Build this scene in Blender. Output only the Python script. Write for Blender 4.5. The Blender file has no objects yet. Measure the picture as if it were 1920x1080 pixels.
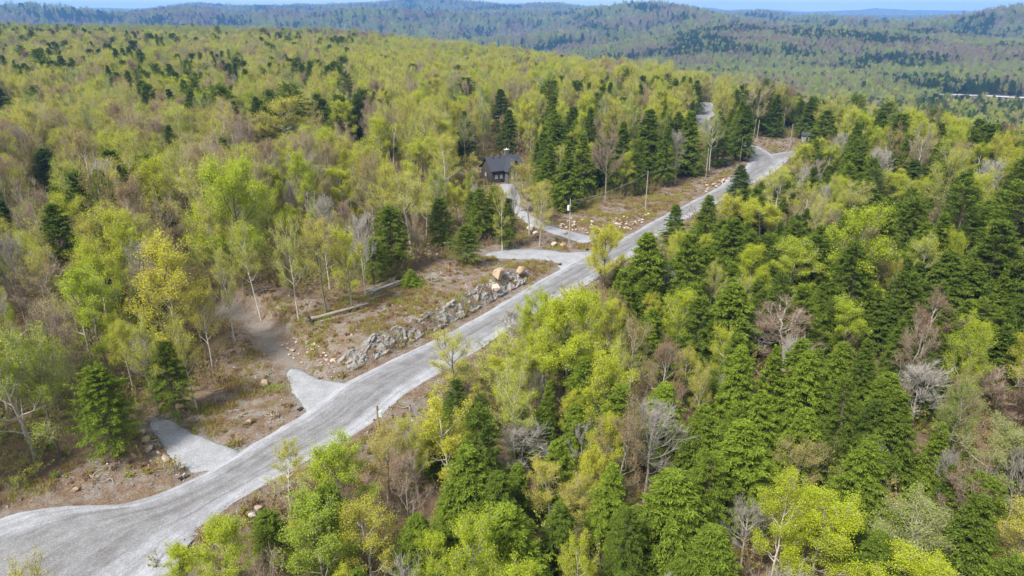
import bpy, bmesh, math, random, time
import numpy as np
from mathutils import Vector, Matrix

T0 = time.time()
SC = bpy.context.scene
COL = SC.collection
R = math.radians
rng = np.random.default_rng(7)
random.seed(7)

# ------------------------------------------------------------------ camera
CAM_H = 50.0
PITCH = R(21.9)
FPX = 1280.0
cam_d = bpy.data.cameras.new('camera')
cam = bpy.data.objects.new('camera', cam_d)
COL.objects.link(cam)
cam.location = (0, 0, CAM_H)
cam.rotation_euler = (R(90) - PITCH, 0, 0)
cam_d.sensor_width = 36.0
cam_d.lens = 36.0 * FPX / 1920.0
cam_d.clip_start = 0.5
cam_d.clip_end = 40000.0
SC.camera = cam

# ------------------------------------------------------------------ light
SUN_DIR = Vector((-0.42, -0.50, 0.80)).normalized()      # towards the sun
world = bpy.data.worlds.new('World')
SC.world = world
world.use_nodes = True
wn, wl = world.node_tree.nodes, world.node_tree.links
wn.clear()
w_out = wn.new('ShaderNodeOutputWorld')
w_bg = wn.new('ShaderNodeBackground')
w_sky = wn.new('ShaderNodeTexSky')
w_sky.sky_type = 'NISHITA'
w_sky.sun_disc = False
w_sky.sun_elevation = math.asin(SUN_DIR.z)
w_sky.sun_rotation = math.atan2(SUN_DIR.x, SUN_DIR.y)
w_sky.air_density = 1.0
w_sky.dust_density = 0.6
w_sky.ozone_density = 1.5
w_tc = wn.new('ShaderNodeTexCoord')
w_map = wn.new('ShaderNodeMapping')
w_map.inputs['Scale'].default_value = (1.0, 1.0, 4.0)
w_no = wn.new('ShaderNodeTexNoise')
w_no.inputs['Scale'].default_value = 2.6
w_no.inputs['Detail'].default_value = 7.0
w_no.inputs['Roughness'].default_value = 0.55
w_rp = wn.new('ShaderNodeValToRGB')
w_rp.color_ramp.elements[0].position = 0.15
w_rp.color_ramp.elements[1].position = 0.52
w_mix = wn.new('ShaderNodeMixRGB')
w_mix.inputs['Color2'].default_value = (8.2, 8.8, 9.2, 1)
wl.new(w_tc.outputs['Generated'], w_map.inputs['Vector'])
wl.new(w_map.outputs['Vector'], w_no.inputs['Vector'])
wl.new(w_no.outputs['Fac'], w_rp.inputs['Fac'])
wl.new(w_rp.outputs['Color'], w_mix.inputs['Fac'])
wl.new(w_sky.outputs['Color'], w_mix.inputs['Color1'])
wl.new(w_mix.outputs['Color'], w_bg.inputs['Color'])
w_bg.inputs['Strength'].default_value = 0.07
wl.new(w_bg.outputs['Background'], w_out.inputs['Surface'])

sun_d = bpy.data.lights.new('sun', 'SUN')
sun_d.energy = 4.4
sun_d.angle = R(14)
sun_d.color = (1.0, 0.955, 0.88)
sun = bpy.data.objects.new('sun', sun_d)
COL.objects.link(sun)
sun.rotation_euler = (-SUN_DIR).to_track_quat('-Z', 'Y').to_euler()

SC.view_settings.view_transform = 'Standard'
SC.view_settings.look = 'None'
SC.view_settings.gamma = 1.0
SC.view_settings.exposure = 0.92
SC.view_settings.use_curve_mapping = False
SC.render.engine = 'CYCLES'
cy = SC.cycles
cy.max_bounces = 5
cy.diffuse_bounces = 3
cy.glossy_bounces = 1
cy.transmission_bounces = 3
cy.transparent_max_bounces = 4
cy.volume_bounces = 0
cy.use_denoising = True
cy.denoiser = 'OPENIMAGEDENOISE'
cy.denoising_input_passes = 'RGB_ALBEDO_NORMAL'
cy.use_adaptive_sampling = False
cy.sample_clamp_indirect = 6.0


# ------------------------------------------------------------------ numpy helpers
def vnoise(x, y, seed=0):
    x = np.asarray(x, float); y = np.asarray(y, float)
    xi = np.floor(x).astype(np.int64); yi = np.floor(y).astype(np.int64)
    fx = x - xi; fy = y - yi
    fx = fx * fx * (3 - 2 * fx); fy = fy * fy * (3 - 2 * fy)
    def hsh(a, b):
        n = (a * 374761393 + b * 668265263 + seed * 1442695041) & 0xFFFFFFFF
        n = ((n ^ (n >> 13)) * 1274126177) & 0xFFFFFFFF
        return ((n ^ (n >> 16)) & 0xFFFF) / 65535.0
    a = hsh(xi, yi); b = hsh(xi + 1, yi); c = hsh(xi, yi + 1); d = hsh(xi + 1, yi + 1)
    return (a * (1 - fx) + b * fx) * (1 - fy) + (c * (1 - fx) + d * fx) * fy

def fbm(x, y, seed=0, octv=4):
    s = 0; a = 0.5; t = 0
    for k in range(octv):
        s = s + a * vnoise(x * 2 ** k, y * 2 ** k, seed + 17 * k); t += a; a *= 0.5
    return s / t

def sstep(a, b, x):
    t = np.clip((x - a) / (b - a), 0, 1)
    return t * t * (3 - 2 * t)

def ray(u, v):
    x = (u - 960.0) / FPX; y = (540.0 - v) / FPX
    return np.array((x, math.cos(PITCH) + y * math.sin(PITCH), -math.sin(PITCH) + y * math.cos(PITCH)))

def flat(u, v, z=0.0):
    d = ray(u, v); t = (z - CAM_H) / d[2]
    return np.array((d[0] * t, d[1] * t))

def proj(x, y, z):
    x = np.asarray(x, float); dy = np.asarray(y, float); dz = np.asarray(z, float) - CAM_H
    f = dy * math.cos(PITCH) - dz * math.sin(PITCH)
    up = dy * math.sin(PITCH) + dz * math.cos(PITCH)
    return 960 + FPX * x / f, 540 - FPX * up / f, f

def in_poly(px, py, poly):
    px = np.asarray(px, float); py = np.asarray(py, float)
    c = np.zeros(px.shape, bool); n = len(poly)
    for i in range(n):
        x1, y1 = poly[i]; x2, y2 = poly[(i + 1) % n]
        if y1 == y2: continue
        hit = ((y1 > py) != (y2 > py)) & (px < (x2 - x1) * (py - y1) / (y2 - y1) + x1)
        c ^= hit
    return c

def seg_dist(px, py, path):
    """distance to a polyline, and the arclength of the foot point"""
    px = np.asarray(px, float); py = np.asarray(py, float)
    best = np.full(px.shape, 1e9); arc = np.zeros(px.shape); side = np.zeros(px.shape); s0 = 0.0
    for (x1, y1), (x2, y2) in zip(path[:-1], path[1:]):
        dx, dy = x2 - x1, y2 - y1; L = math.hypot(dx, dy)
        t = np.clip(((px - x1) * dx + (py - y1) * dy) / (L * L), 0, 1)
        d = np.hypot(px - x1 - t * dx, py - y1 - t * dy)
        m = d < best
        best = np.where(m, d, best); arc = np.where(m, s0 + t * L, arc)
        side = np.where(m, (dx * (py - y1) - dy * (px - x1)), side)
        s0 += L
    return best, arc, side

def resample(pts, step):
    pts = np.array(pts, float)
    p = np.vstack([2 * pts[0] - pts[1], pts, 2 * pts[-1] - pts[-2]])
    out = []
    for i in range(1, len(p) - 2):
        n = max(2, int(np.linalg.norm(p[i + 1] - p[i]) / step))
        for k in range(n):
            t = k / n
            out.append(0.5 * ((2 * p[i]) + (-p[i - 1] + p[i + 1]) * t + (2 * p[i - 1] - 5 * p[i] + 4 * p[i + 1] - p[i + 2]) * t * t + (-p[i - 1] + 3 * p[i] - 3 * p[i + 1] + p[i + 2]) * t ** 3))
    out.append(p[-2])
    return np.array(out)


def np_mesh(name, V, quads=None, tris=None, mats=(), qmat=None, tmat=None, smooth=False):
    V = np.asarray(V, np.float32).reshape(-1, 3)
    me = bpy.data.meshes.new(name)
    nq = 0 if quads is None else len(quads); nt = 0 if tris is None else len(tris)
    loops = []
    if nq: loops.append(np.asarray(quads, np.int32).ravel())
    if nt: loops.append(np.asarray(tris, np.int32).ravel())
    loops = np.concatenate(loops)
    start = np.concatenate([np.arange(nq) * 4, nq * 4 + np.arange(nt) * 3]).astype(np.int32)
    me.vertices.add(len(V)); me.vertices.foreach_set('co', V.ravel())
    me.loops.add(len(loops)); me.loops.foreach_set('vertex_index', loops)
    me.polygons.add(nq + nt); me.polygons.foreach_set('loop_start', start)
    mi = np.zeros(nq + nt, np.int32)
    if qmat is not None: mi[:nq] = qmat
    if tmat is not None: mi[nq:] = tmat
    me.polygons.foreach_set('material_index', mi)
    if smooth: me.polygons.foreach_set('use_smooth', np.ones(nq + nt, bool))
    for m in mats: me.materials.append(m)
    me.update(calc_edges=True)
    return me

def new_obj(name, data, parent=None, **props):
    o = bpy.data.objects.new(name, data)
    COL.objects.link(o)
    if parent is not None: o.parent = parent
    for k, v in props.items(): o[k] = v
    return o

def unit(v):
    return v / np.maximum(np.linalg.norm(v, axis=-1, keepdims=True), 1e-9)

class Geo:
    """collects quads with material indices"""
    def __init__(s): s.V = []; s.Q = []; s.M = []; s.n = 0
    def add(s, V, Q, m=0):
        V = np.asarray(V, np.float32).reshape(-1, 3); Q = np.asarray(Q, np.int64).reshape(-1, 4)
        s.V.append(V); s.Q.append(Q + s.n); s.M.append(np.full(len(Q), m)); s.n += len(V)
    def tubes(s, P, Rd, k=4, m=0):
        """P (m,n,3) paths, Rd (m,n) radii"""
        P = np.asarray(P, float); Rd = np.asarray(Rd, float)
        M, N, _ = P.shape
        d = np.empty_like(P); d[:, 1:-1] = P[:, 2:] - P[:, :-2]; d[:, 0] = P[:, 1] - P[:, 0]; d[:, -1] = P[:, -1] - P[:, -2]
        d = unit(d)
        ref = np.where(np.abs(d[..., 2:3]) > 0.9, np.array((1.0, 0, 0)), np.array((0, 0, 1.0)))
        a = unit(np.cross(d, ref)); b = np.cross(d, a)
        th = np.arange(k) * 2 * math.pi / k
        ring = P[:, :, None, :] + Rd[:, :, None, None] * (np.cos(th)[None, None, :, None] * a[:, :, None, :] + np.sin(th)[None, None, :, None] * b[:, :, None, :])
        idx = np.arange(M * N * k).reshape(M, N, k)
        q = np.stack([idx[:, :-1], np.roll(idx, -1, 2)[:, :-1], np.roll(idx, -1, 2)[:, 1:], idx[:, 1:]], -1)
        s.add(ring, q, m)
    def leaves(s, C, A, B, m=0):
        """diamond quads at C with half axes A and B"""
        V = np.stack([C - A, C - B, C + A, C + B], 1)
        s.add(V, np.arange(len(C) * 4).reshape(-1, 4), m)
    def mesh(s, name, mats, smooth=False):
        return np_mesh(name, np.concatenate(s.V), np.concatenate(s.Q), None, mats, np.concatenate(s.M), None, smooth)


# ------------------------------------------------------------------ materials
def material(name):
    m = bpy.data.materials.new(name); m.use_nodes = True
    m.node_tree.nodes.clear()
    return m, m.node_tree.nodes, m.node_tree.links

def ramp(n, stops, mode='LINEAR'):
    r = n.new('ShaderNodeValToRGB'); cr = r.color_ramp; cr.interpolation = mode
    while len(cr.elements) < len(stops): cr.elements.new(0.5)
    for e, (p, c) in zip(cr.elements, stops):
        e.position = p; e.color = (*c, 1)
    return r

def mixc(n, l, fac, a, b, mode='MIX'):
    m = n.new('ShaderNodeMixRGB'); m.blend_type = mode
    for sock, val in (('Fac', fac), ('Color1', a), ('Color2', b)):
        if isinstance(val, (int, float)): m.inputs[sock].default_value = val
        elif isinstance(val, tuple): m.inputs[sock].default_value = (*val, 1)
        else: l.new(val, m.inputs[sock])
    return m.outputs['Color']

def noise(n, l, vec, scale, detail=4, rough=0.55, dist=0.0):
    t = n.new('ShaderNodeTexNoise'); t.inputs['Scale'].default_value = scale
    t.inputs['Detail'].default_value = detail; t.inputs['Roughness'].default_value = rough
    t.inputs['Distortion'].default_value = dist
    if vec is not None: l.new(vec, t.inputs['Vector'])
    return t.outputs['Fac']

def foliage_material(name, stops, translucent=0.35, vary=0.35, gloss=0.0):
    m, n, l = material(name)
    out = n.new('ShaderNodeOutputMaterial')
    at = n.new('ShaderNodeAttribute'); at.attribute_type = 'INSTANCER'; at.attribute_name = 'tint'
    geo = n.new('ShaderNodeNewGeometry')
    mt = n.new('ShaderNodeMath'); mt.operation = 'MULTIPLY_ADD'
    l.new(geo.outputs['Random Per Island'], mt.inputs[0]); mt.inputs[1].default_value = 0.16; mt.inputs[2].default_value = -0.08
    ad = n.new('ShaderNodeMath'); ad.operation = 'ADD'; ad.use_clamp = True
    l.new(at.outputs['Fac'], ad.inputs[0]); l.new(mt.outputs[0], ad.inputs[1])
    rp = ramp(n, stops); l.new(ad.outputs[0], rp.inputs['Fac'])
    wn2 = n.new('ShaderNodeTexWhiteNoise'); wn2.noise_dimensions = '1D'
    l.new(geo.outputs['Random Per Island'], wn2.inputs['W'])
    br = n.new('ShaderNodeMapRange'); l.new(wn2.outputs['Value'], br.inputs['Value'])
    br.inputs['To Min'].default_value = 1 - vary; br.inputs['To Max'].default_value = 1 + vary
    hs = n.new('ShaderNodeHueSaturation'); l.new(rp.outputs['Color'], hs.inputs['Color']); l.new(br.outputs['Result'], hs.inputs['Value'])
    df = n.new('ShaderNodeBsdfDiffuse'); tr = n.new('ShaderNodeBsdfTranslucent')
    l.new(hs.outputs['Color'], df.inputs['Color']); l.new(hs.outputs['Color'], tr.inputs['Color'])
    mx = n.new('ShaderNodeMixShader'); mx.inputs[0].default_value = translucent
    l.new(df.outputs[0], mx.inputs[1]); l.new(tr.outputs[0], mx.inputs[2])
    l.new(mx.outputs[0], out.inputs['Surface'])
    return m

M_LEAF = foliage_material('spring_leaves', [
    (0.00, (0.27, 0.15, 0.10)), (0.14, (0.33, 0.21, 0.115)), (0.30, (0.43, 0.34, 0.085)), (0.44, (0.50, 0.465, 0.052)),
    (0.58, (0.445, 0.475, 0.038)), (0.72, (0.38, 0.455, 0.024)), (0.86, (0.26, 0.35, 0.036)), (1.00, (0.32, 0.35, 0.12))], 0.45, 0.22)
M_NEEDLE = foliage_material('hemlock_needles', [
    (0.0, (0.052, 0.084, 0.021)), (0.4, (0.102, 0.148, 0.022)), (0.7, (0.155, 0.210, 0.025)), (1.0, (0.20, 0.27, 0.029))], 0.33, 0.5)
M_SHRUB = foliage_material('undergrowth_leaves', [
    (0.0, (0.22, 0.125, 0.08)), (0.3, (0.28, 0.195, 0.075)), (0.6, (0.30, 0.27, 0.055)), (1.0, (0.25, 0.32, 0.04))], 0.35, 0.4)

def bark_material(name, stops, scale=6.0):
    m, n, l = material(name)
    out = n.new('ShaderNodeOutputMaterial'); bs = n.new('ShaderNodeBsdfPrincipled')
    tc = n.new('ShaderNodeTexCoord'); oi = n.new('ShaderNodeObjectInfo')
    mp = n.new('ShaderNodeMapping'); mp.inputs['Scale'].default_value = (1, 1, 0.35); l.new(tc.outputs['Object'], mp.inputs['Vector'])
    f = noise(n, l, mp.outputs['Vector'], scale, 5, 0.65)
    a = n.new('ShaderNodeMath'); a.operation = 'MULTIPLY_ADD'; l.new(oi.outputs['Random'], a.inputs[0]); a.inputs[1].default_value = 0.45; 
    l.new(f, a.inputs[2])
    b = n.new('ShaderNodeMath'); b.operation = 'SUBTRACT'; l.new(a.outputs[0], b.inputs[0]); b.inputs[1].default_value = 0.22
    rp = ramp(n, stops); l.new(b.outputs[0], rp.inputs['Fac'])
    l.new(rp.outputs['Color'], bs.inputs['Base Color']); bs.inputs['Roughness'].default_value = 0.9
    bs.inputs['Specular IOR Level'].default_value = 0.15
    l.new(bs.outputs[0], out.inputs['Surface'])
    return m

M_BARK = bark_material('grey_bark', [(0.25, (0.11, 0.095, 0.075)), (0.5, (0.24, 0.215, 0.18)), (0.75, (0.52, 0.485, 0.43))])
M_TWIG = bark_material('grey_twigs', [(0.2, (0.17, 0.135, 0.105)), (0.5, (0.27, 0.235, 0.19)), (0.8, (0.38, 0.35, 0.30))], 2.0)
M_PALE = bark_material('pale_twigs', [(0.2, (0.24, 0.215, 0.185)), (0.5, (0.33, 0.305, 0.27)), (0.8, (0.42, 0.395, 0.355))], 2.0)
M_CBARK = bark_material('conifer_bark', [(0.25, (0.05, 0.038, 0.03)), (0.5, (0.11, 0.085, 0.065)), (0.75, (0.2, 0.165, 0.13))])

def simple_material(name, c1, c2, scale=3.0, rough=0.85, metal=0.0, detail=6, bump=0.0, spec=0.3):
    m, n, l = material(name)
    out = n.new('ShaderNodeOutputMaterial'); bs = n.new('ShaderNodeBsdfPrincipled')
    tc = n.new('ShaderNodeTexCoord')
    f = noise(n, l, tc.outputs['Object'], scale, detail, 0.6)
    rp = ramp(n, [(0.3, c1), (0.7, c2)]); l.new(f, rp.inputs['Fac'])
    l.new(rp.outputs['Color'], bs.inputs['Base Color'])
    bs.inputs['Roughness'].default_value = rough; bs.inputs['Metallic'].default_value = metal
    bs.inputs['Specular IOR Level'].default_value = spec
    if bump:
        bp = n.new('ShaderNodeBump'); bp.inputs['Strength'].default_value = bump; bp.inputs['Distance'].default_value = 0.05
        l.new(f, bp.inputs['Height']); l.new(bp.outputs[0], bs.inputs['Normal'])
    l.new(bs.outputs[0], out.inputs['Surface'])
    return m


# ------------------------------------------------------------------ the road plan (photo points turned into ground points)
ROAD_L = [(-230, 1052), (0, 968), (110, 947), (233, 941), (345, 903), (447, 845), (567, 774), (640, 720), (770, 655), (862, 611), (985, 540), (1064, 495), (1168, 444), (1240, 405), (1340, 353), (1396, 312), (1404, 296)]
ROAD_R = [(120, 1230), (310, 1080), (350, 1022), (412, 965), (482, 917), (577, 862), (690, 797), (775, 728), (878, 668), (980, 600), (1083, 544), (1140, 508), (1204, 466), (1280, 414), (1382, 362), (1452, 322), (1480, 297)]
RL = np.array([flat(*p) for p in ROAD_L]); RR = np.array([flat(*p) for p in ROAD_R])
RC = (RL + RR) / 2
ROAD_C = [tuple(p) for p in RC]
BRANCH_L = [flat(*p) for p in ((1440, 300), (1414, 279), (1385, 265), (1352, 255), (1322, 240), (1313, 222), (1325, 206), (1318, 192))]
BRANCH_R = [flat(*p) for p in ((1440, 300), (1478, 289), (1520, 284), (1575, 276), (1640, 262))]
DRIVE = [flat(*p) for p in ((1112, 452), (1060, 437), (1012, 421), (984, 403), (968, 384), (960, 362), (950, 345))]
SPUR = [flat(*p) for p in ((1085, 484), (1030, 479), (985, 474), (945, 471), (905, 473))]
APRON_A = [(360, 888), (333, 870), (312, 842), (286, 806), (281, 788), (300, 783), (322, 788), (342, 801), (370, 816), (405, 830), (447, 846), (430, 872)]
APRON_B = [(575, 772), (556, 747), (545, 722), (539, 700), (548, 690), (566, 694), (598, 710), (640, 717), (660, 722), (620, 760)]
APRON_C = [(1050, 503), (1064, 494), (1052, 489), (1010, 486), (960, 485), (915, 482), (915, 474), (960, 468), (1020, 468), (1060, 473), (1110, 472), (1120, 478), (1085, 500)]
TRACK = [flat(*p) for p in ((550, 692), (525, 655), (498, 622), (470, 598), (430, 585), (390, 580))]      # dirt track above the second apron
BANK0, BANK1 = flat(600, 712), flat(1040, 508)

def road_dist(x, y):
    d, arc, side = seg_dist(x, y, ROAD_C)
    hw = np.interp(arc, ARC, HALF)
    return d - hw, arc, side
ARC = np.concatenate([[0], np.cumsum(np.linalg.norm(np.diff(RC, axis=0), axis=1))])
_dir = np.gradient(RC, axis=0); _dir /= np.linalg.norm(_dir, axis=1, keepdims=True)
HALF = np.abs((RL - RR)[:, 0] * _dir[:, 1] - (RL - RR)[:, 1] * _dir[:, 0]) / 2
ARC_B0 = seg_dist(BANK0[0], BANK0[1], ROAD_C)[1]; ARC_B1 = seg_dist(BANK1[0], BANK1[1], ROAD_C)[1]

def clear_dist(x, y):
    """distance to any gravel surface"""
    d = road_dist(x, y)[0]
    for path, w in ((BRANCH_L, 4.0), (BRANCH_R, 4.0), (DRIVE, 2.4), (SPUR, 2.8), (TRACK, 2.0)):
        d = np.minimum(d, seg_dist(x, y, path)[0] - w)
    return d

EDGE_Y = [-200, 100, 250, 315, 450, 670, 1000, 1600, 3000, 9000]
EDGE_X = [300, 190, 108, 88, 55, -15, -220, -480, -900, -900]
def H0(x, y):
    """height of the land"""
    x = np.asarray(x, float); y = np.asarray(y, float)
    d = clear_dist(x, y)
    rd, arc, side = road_dist(x, y)
    lift = sstep(2, 30, d)
    z = lift * (fbm(x / 38, y / 38, 3) - 0.5) * 2.6
    z = z + sstep(0.8, 4, d) * (1 - sstep(60, 90, d)) * (fbm(x / 5.5, y / 5.5, 27, 3) - 0.5) * 0.9
    z = z + sstep(12, 60, d) * (fbm(x / 140, y / 140, 9, 3) - 0.5) * 7.0
    # bank above the rock cut
    bank = sstep(1.3, 3.8, rd) * (1 - 0.75 * sstep(25, 70, rd)) * (side > 0)
    env = sstep(ARC_B0 - 3, ARC_B0 + 12, arc) * (1 - sstep(ARC_B1 - 16, ARC_B1 + 2, arc))
    z = z + 2.7 * bank * env * (0.75 + 0.5 * vnoise(arc / 9, rd * 0 + 0.5, 4))
    # ditch and fill on the lower side
    z = z - 1.5 * sstep(0.6, 5.5, rd) * (1 - sstep(60, 120, rd)) * (side < 0) * (1 - sstep(250, 300, y))
    # plateau edge falls to the valley
    xe = np.interp(y, EDGE_Y, EDGE_X)
    s = x - xe
    far = sstep(700, 1500, y)
    z = z - (1 - sstep(1500, 2600, y)) * 70 * sstep(0, 330, s)
    az = x / np.maximum(y, 1.0)
    rise = np.interp(az, [-1.2, -0.75, -0.45, -0.3, -0.18, -0.05, 0.1], [20, 18, 9, 5, 4, -1, -3])
    z = z + rise * sstep(250, 1150, y) * (1 - sstep(1300, 2600, y)) * (s < 400)
    z = z - 70 * sstep(1500, 2600, y)
    # distant relief
    roll = (fbm(x / 800, y / 800, 21, 4) - 0.5) * 250 + (fbm(x / 330, y / 330, 33, 3) - 0.5) * 55
    z = z + roll * sstep(900, 2300, y) * (1 - 0.55 * sstep(4500, 6000, y))
    def bump(cx, cy, wx, wy, a):
        return a * np.exp(-((x - cx) / wx) ** 2 - ((y - cy) / wy) ** 2)
    z = z + bump(1000, 1750, 420, 420, 34) + bump(560, 2500, 620, 620, 66) + bump(2150, 2900, 900, 850, 82) + bump(1500, 2100, 600, 350, 26)
    z = z + bump(300, 4000, 900, 700, 62) + bump(-1500, 3700, 900, 500, 48) + bump(-2700, 3600, 800, 600, 60)
    c1 = np.interp(az, [-1.2, -0.75, -0.6, -0.5, -0.42, -0.25, -0.1, 0.0, 0.11, 0.18, 0.24, 0.32, 0.45, 1.0], [150, 152, 140, 150, 168, 192, 200, 206, 204, 172, 140, 118, 105, 105])
    z = z + (c1 - 50 + 110 * (fbm(x / 700, y / 2500, 44, 3) - 0.5)) * np.exp(-((y - 6600) / 1300) ** 2)
    z = z + sstep(8800, 11500, y) * (95 + 170 * fbm(x / 2200, y / 4000, 5, 4))
    return z

# ------------------------------------------------------------------ ground sheet
def axis(lo, hi, a, b, step, g):
    core = list(np.arange(lo, hi + 1e-6, step)); s = step; p = hi; up = []
    while p < b: s *= g; p += s; up.append(p)
    s = step; p = lo; dn = []
    while p > a: s *= g; p -= s; dn.append(p)
    return np.array(dn[::-1] + core + up)
GX = axis(-110, 150, -9500, 9500, 1.4, 1.045)
GY = axis(40, 300, -150, 14000, 1.4, 1.035)
gx, gy = np.meshgrid(GX, GY)
gz = H0(gx, gy)
print('grid', gx.shape)
inside = clear_dist(gx, gy)
for ap in (APRON_A, APRON_B, APRON_C):
    poly = [tuple(flat(*p)) for p in ap]
    dd = seg_dist(gx, gy, poly + [poly[0]])[0]
    dd = np.where(in_poly(gx, gy, poly), -dd, dd)
    inside = np.minimum(inside, dd)
gz = np.where(inside < 2.0, gz * sstep(0.2, 2.0, inside) , gz)
gz = gz - 0.16 * (1 - sstep(0.0, 1.2, inside))

def Z(x, y):
    """height of the ground sheet (bilinear)"""
    x = np.asarray(x, float); y = np.asarray(y, float)
    i = np.clip(np.searchsorted(GX, x) - 1, 0, len(GX) - 2); j = np.clip(np.searchsorted(GY, y) - 1, 0, len(GY) - 2)
    fx = np.clip((x - GX[i]) / (GX[i + 1] - GX[i]), 0, 1); fy = np.clip((y - GY[j]) / (GY[j + 1] - GY[j]), 0, 1)
    return (gz[j, i] * (1 - fx) + gz[j, i + 1] * fx) * (1 - fy) + (gz[j + 1, i] * (1 - fx) + gz[j + 1, i + 1] * fx) * fy

def at(u, v, dz=0.0):
    """ground point seen at a photo pixel"""
    d = ray(u, v); t = 30.0
    while t < 9000:
        p = d * t
        if CAM_H + p[2] < float(Z(p[0], p[1])) + dz: break
        t += max(0.5, t * 0.004)
    lo, hi = t - max(0.5, t * 0.004), t
    for _ in range(12):
        m = (lo + hi) / 2; p = d * m
        if CAM_H + p[2] < float(Z(p[0], p[1])) + dz: hi = m
        else: lo = m
    p = d * hi
    return np.array((p[0], p[1], float(Z(p[0], p[1]))))

ny, nx = gx.shape
idx = np.arange(nx * ny).reshape(ny, nx)
gq = np.stack([idx[:-1, :-1], idx[:-1, 1:], idx[1:, 1:], idx[1:, :-1]], -1).reshape(-1, 4)

def ground_material():
    m, n, l = material('forest_floor')
    out = n.new('ShaderNodeOutputMaterial'); bs = n.new('ShaderNodeBsdfPrincipled')
    geo = n.new('ShaderNodeNewGeometry'); P = geo.outputs['Position']
    big = noise(n, l, P, 0.06, 5, 0.6); mid = noise(n, l, P, 0.55, 6, 0.7); fine = noise(n, l, P, 5.0, 5, 0.7)
    litter = ramp(n, [(0.28, (0.040, 0.026, 0.018)), (0.45, (0.105, 0.068, 0.046)), (0.62, (0.17, 0.115, 0.08)), (0.8, (0.27, 0.21, 0.165))])
    sm = n.new('ShaderNodeMath'); sm.operation = 'MULTIPLY_ADD'; l.new(fine, sm.inputs[0]); sm.inputs[1].default_value = 0.7
    s2 = n.new('ShaderNodeMath'); s2.operation = 'MULTIPLY'; l.new(mid, s2.inputs[0]); s2.inputs[1].default_value = 0.45; l.new(s2.outputs[0], sm.inputs[2])
    l.new(sm.outputs[0], litter.inputs['Fac'])
    moss = ramp(n, [(0.35, (0.075, 0.075, 0.02)), (0.6, (0.15, 0.155, 0.03)), (0.8, (0.22, 0.20, 0.05))]); l.new(fine, moss.inputs['Fac'])
    mf = ramp(n, [(0.50, (0, 0, 0)), (0.64, (1, 1, 1))]); l.new(mid, mf.inputs['Fac'])
    mfb = mixc(n, l, 0.55, (0, 0, 0), mf.outputs['Color'])
    forest = mixc(n, l, mfb, litter.outputs['Color'], moss.outputs['Color'])
    # disturbed verge: rubble soil
    at_ = n.new('ShaderNodeAttribute'); at_.attribute_name = 'verge'
    vor = n.new('ShaderNodeTexVoronoi'); vor.inputs['Scale'].default_value = 2.6; l.new(P, vor.inputs['Vector'])
    soil = ramp(n, [(0.32, (0.030, 0.020, 0.013)), (0.45, (0.085, 0.053, 0.034)), (0.56, (0.135, 0.088, 0.058)), (0.66, (0.185, 0.140, 0.10)), (0.80, (0.32, 0.26, 0.21))]); l.new(sm.outputs[0], soil.inputs['Fac'])
    grav = ramp(n, [(0.3, (0.10, 0.09, 0.082)), (0.7, (0.29, 0.265, 0.245))]); l.new(fine, grav.inputs['Fac'])
    gfac = ramp(n, [(0.46, (0, 0, 0)), (0.64, (1, 1, 1))]); l.new(noise(n, l, P, 0.35, 6, 0.75), gfac.inputs['Fac'])
    soil2 = mixc(n, l, gfac.outputs['Color'], soil.outputs['Color'], grav.outputs['Color'])
    grs = ramp(n, [(0.57, (0, 0, 0)), (0.66, (0.5, 0.5, 0.5))]); l.new(noise(n, l, P, 0.23, 6, 0.7), grs.inputs['Fac'])
    soil3 = mixc(n, l, grs.outputs['Color'], soil2, moss.outputs['Color'])
    tk = n.new('ShaderNodeAttribute'); tk.attribute_name = 'track'
    soil3 = mixc(n, l, tk.outputs['Fac'], soil3, grav.outputs['Color'])
    near = mixc(n, l, at_.outputs['Fac'], forest, soil3)
    # far woods seen as one surface
    af = n.new('ShaderNodeAttribute'); af.attribute_name = 'remote'
    woods = ramp(n, [(0.32, (0.025, 0.04, 0.025)), (0.42, (0.085, 0.07, 0.06)), (0.55, (0.12, 0.10, 0.07)), (0.68, (0.12, 0.125, 0.05))])
    l.new(noise(n, l, P, 0.006, 9, 0.72), woods.inputs['Fac'])
    col = mixc(n, l, af.outputs['Fac'], near, woods.outputs['Color'])
    l.new(col, bs.inputs['Base Color']); bs.inputs['Roughness'].default_value = 0.95; bs.inputs['Specular IOR Level'].default_value = 0.1
    bp = n.new('ShaderNodeBump'); bp.inputs['Strength'].default_value = 0.9; bp.inputs['Distance'].default_value = 0.25
    l.new(sm.outputs[0], bp.inputs['Height']); l.new(bp.outputs[0], bs.inputs['Normal'])
    l.new(bs.outputs[0], out.inputs['Surface'])
    return m
M_GROUND = ground_material()
gme = np_mesh('ground', np.stack([gx, gy, gz], -1), gq, None, [M_GROUND], smooth=True)

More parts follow.
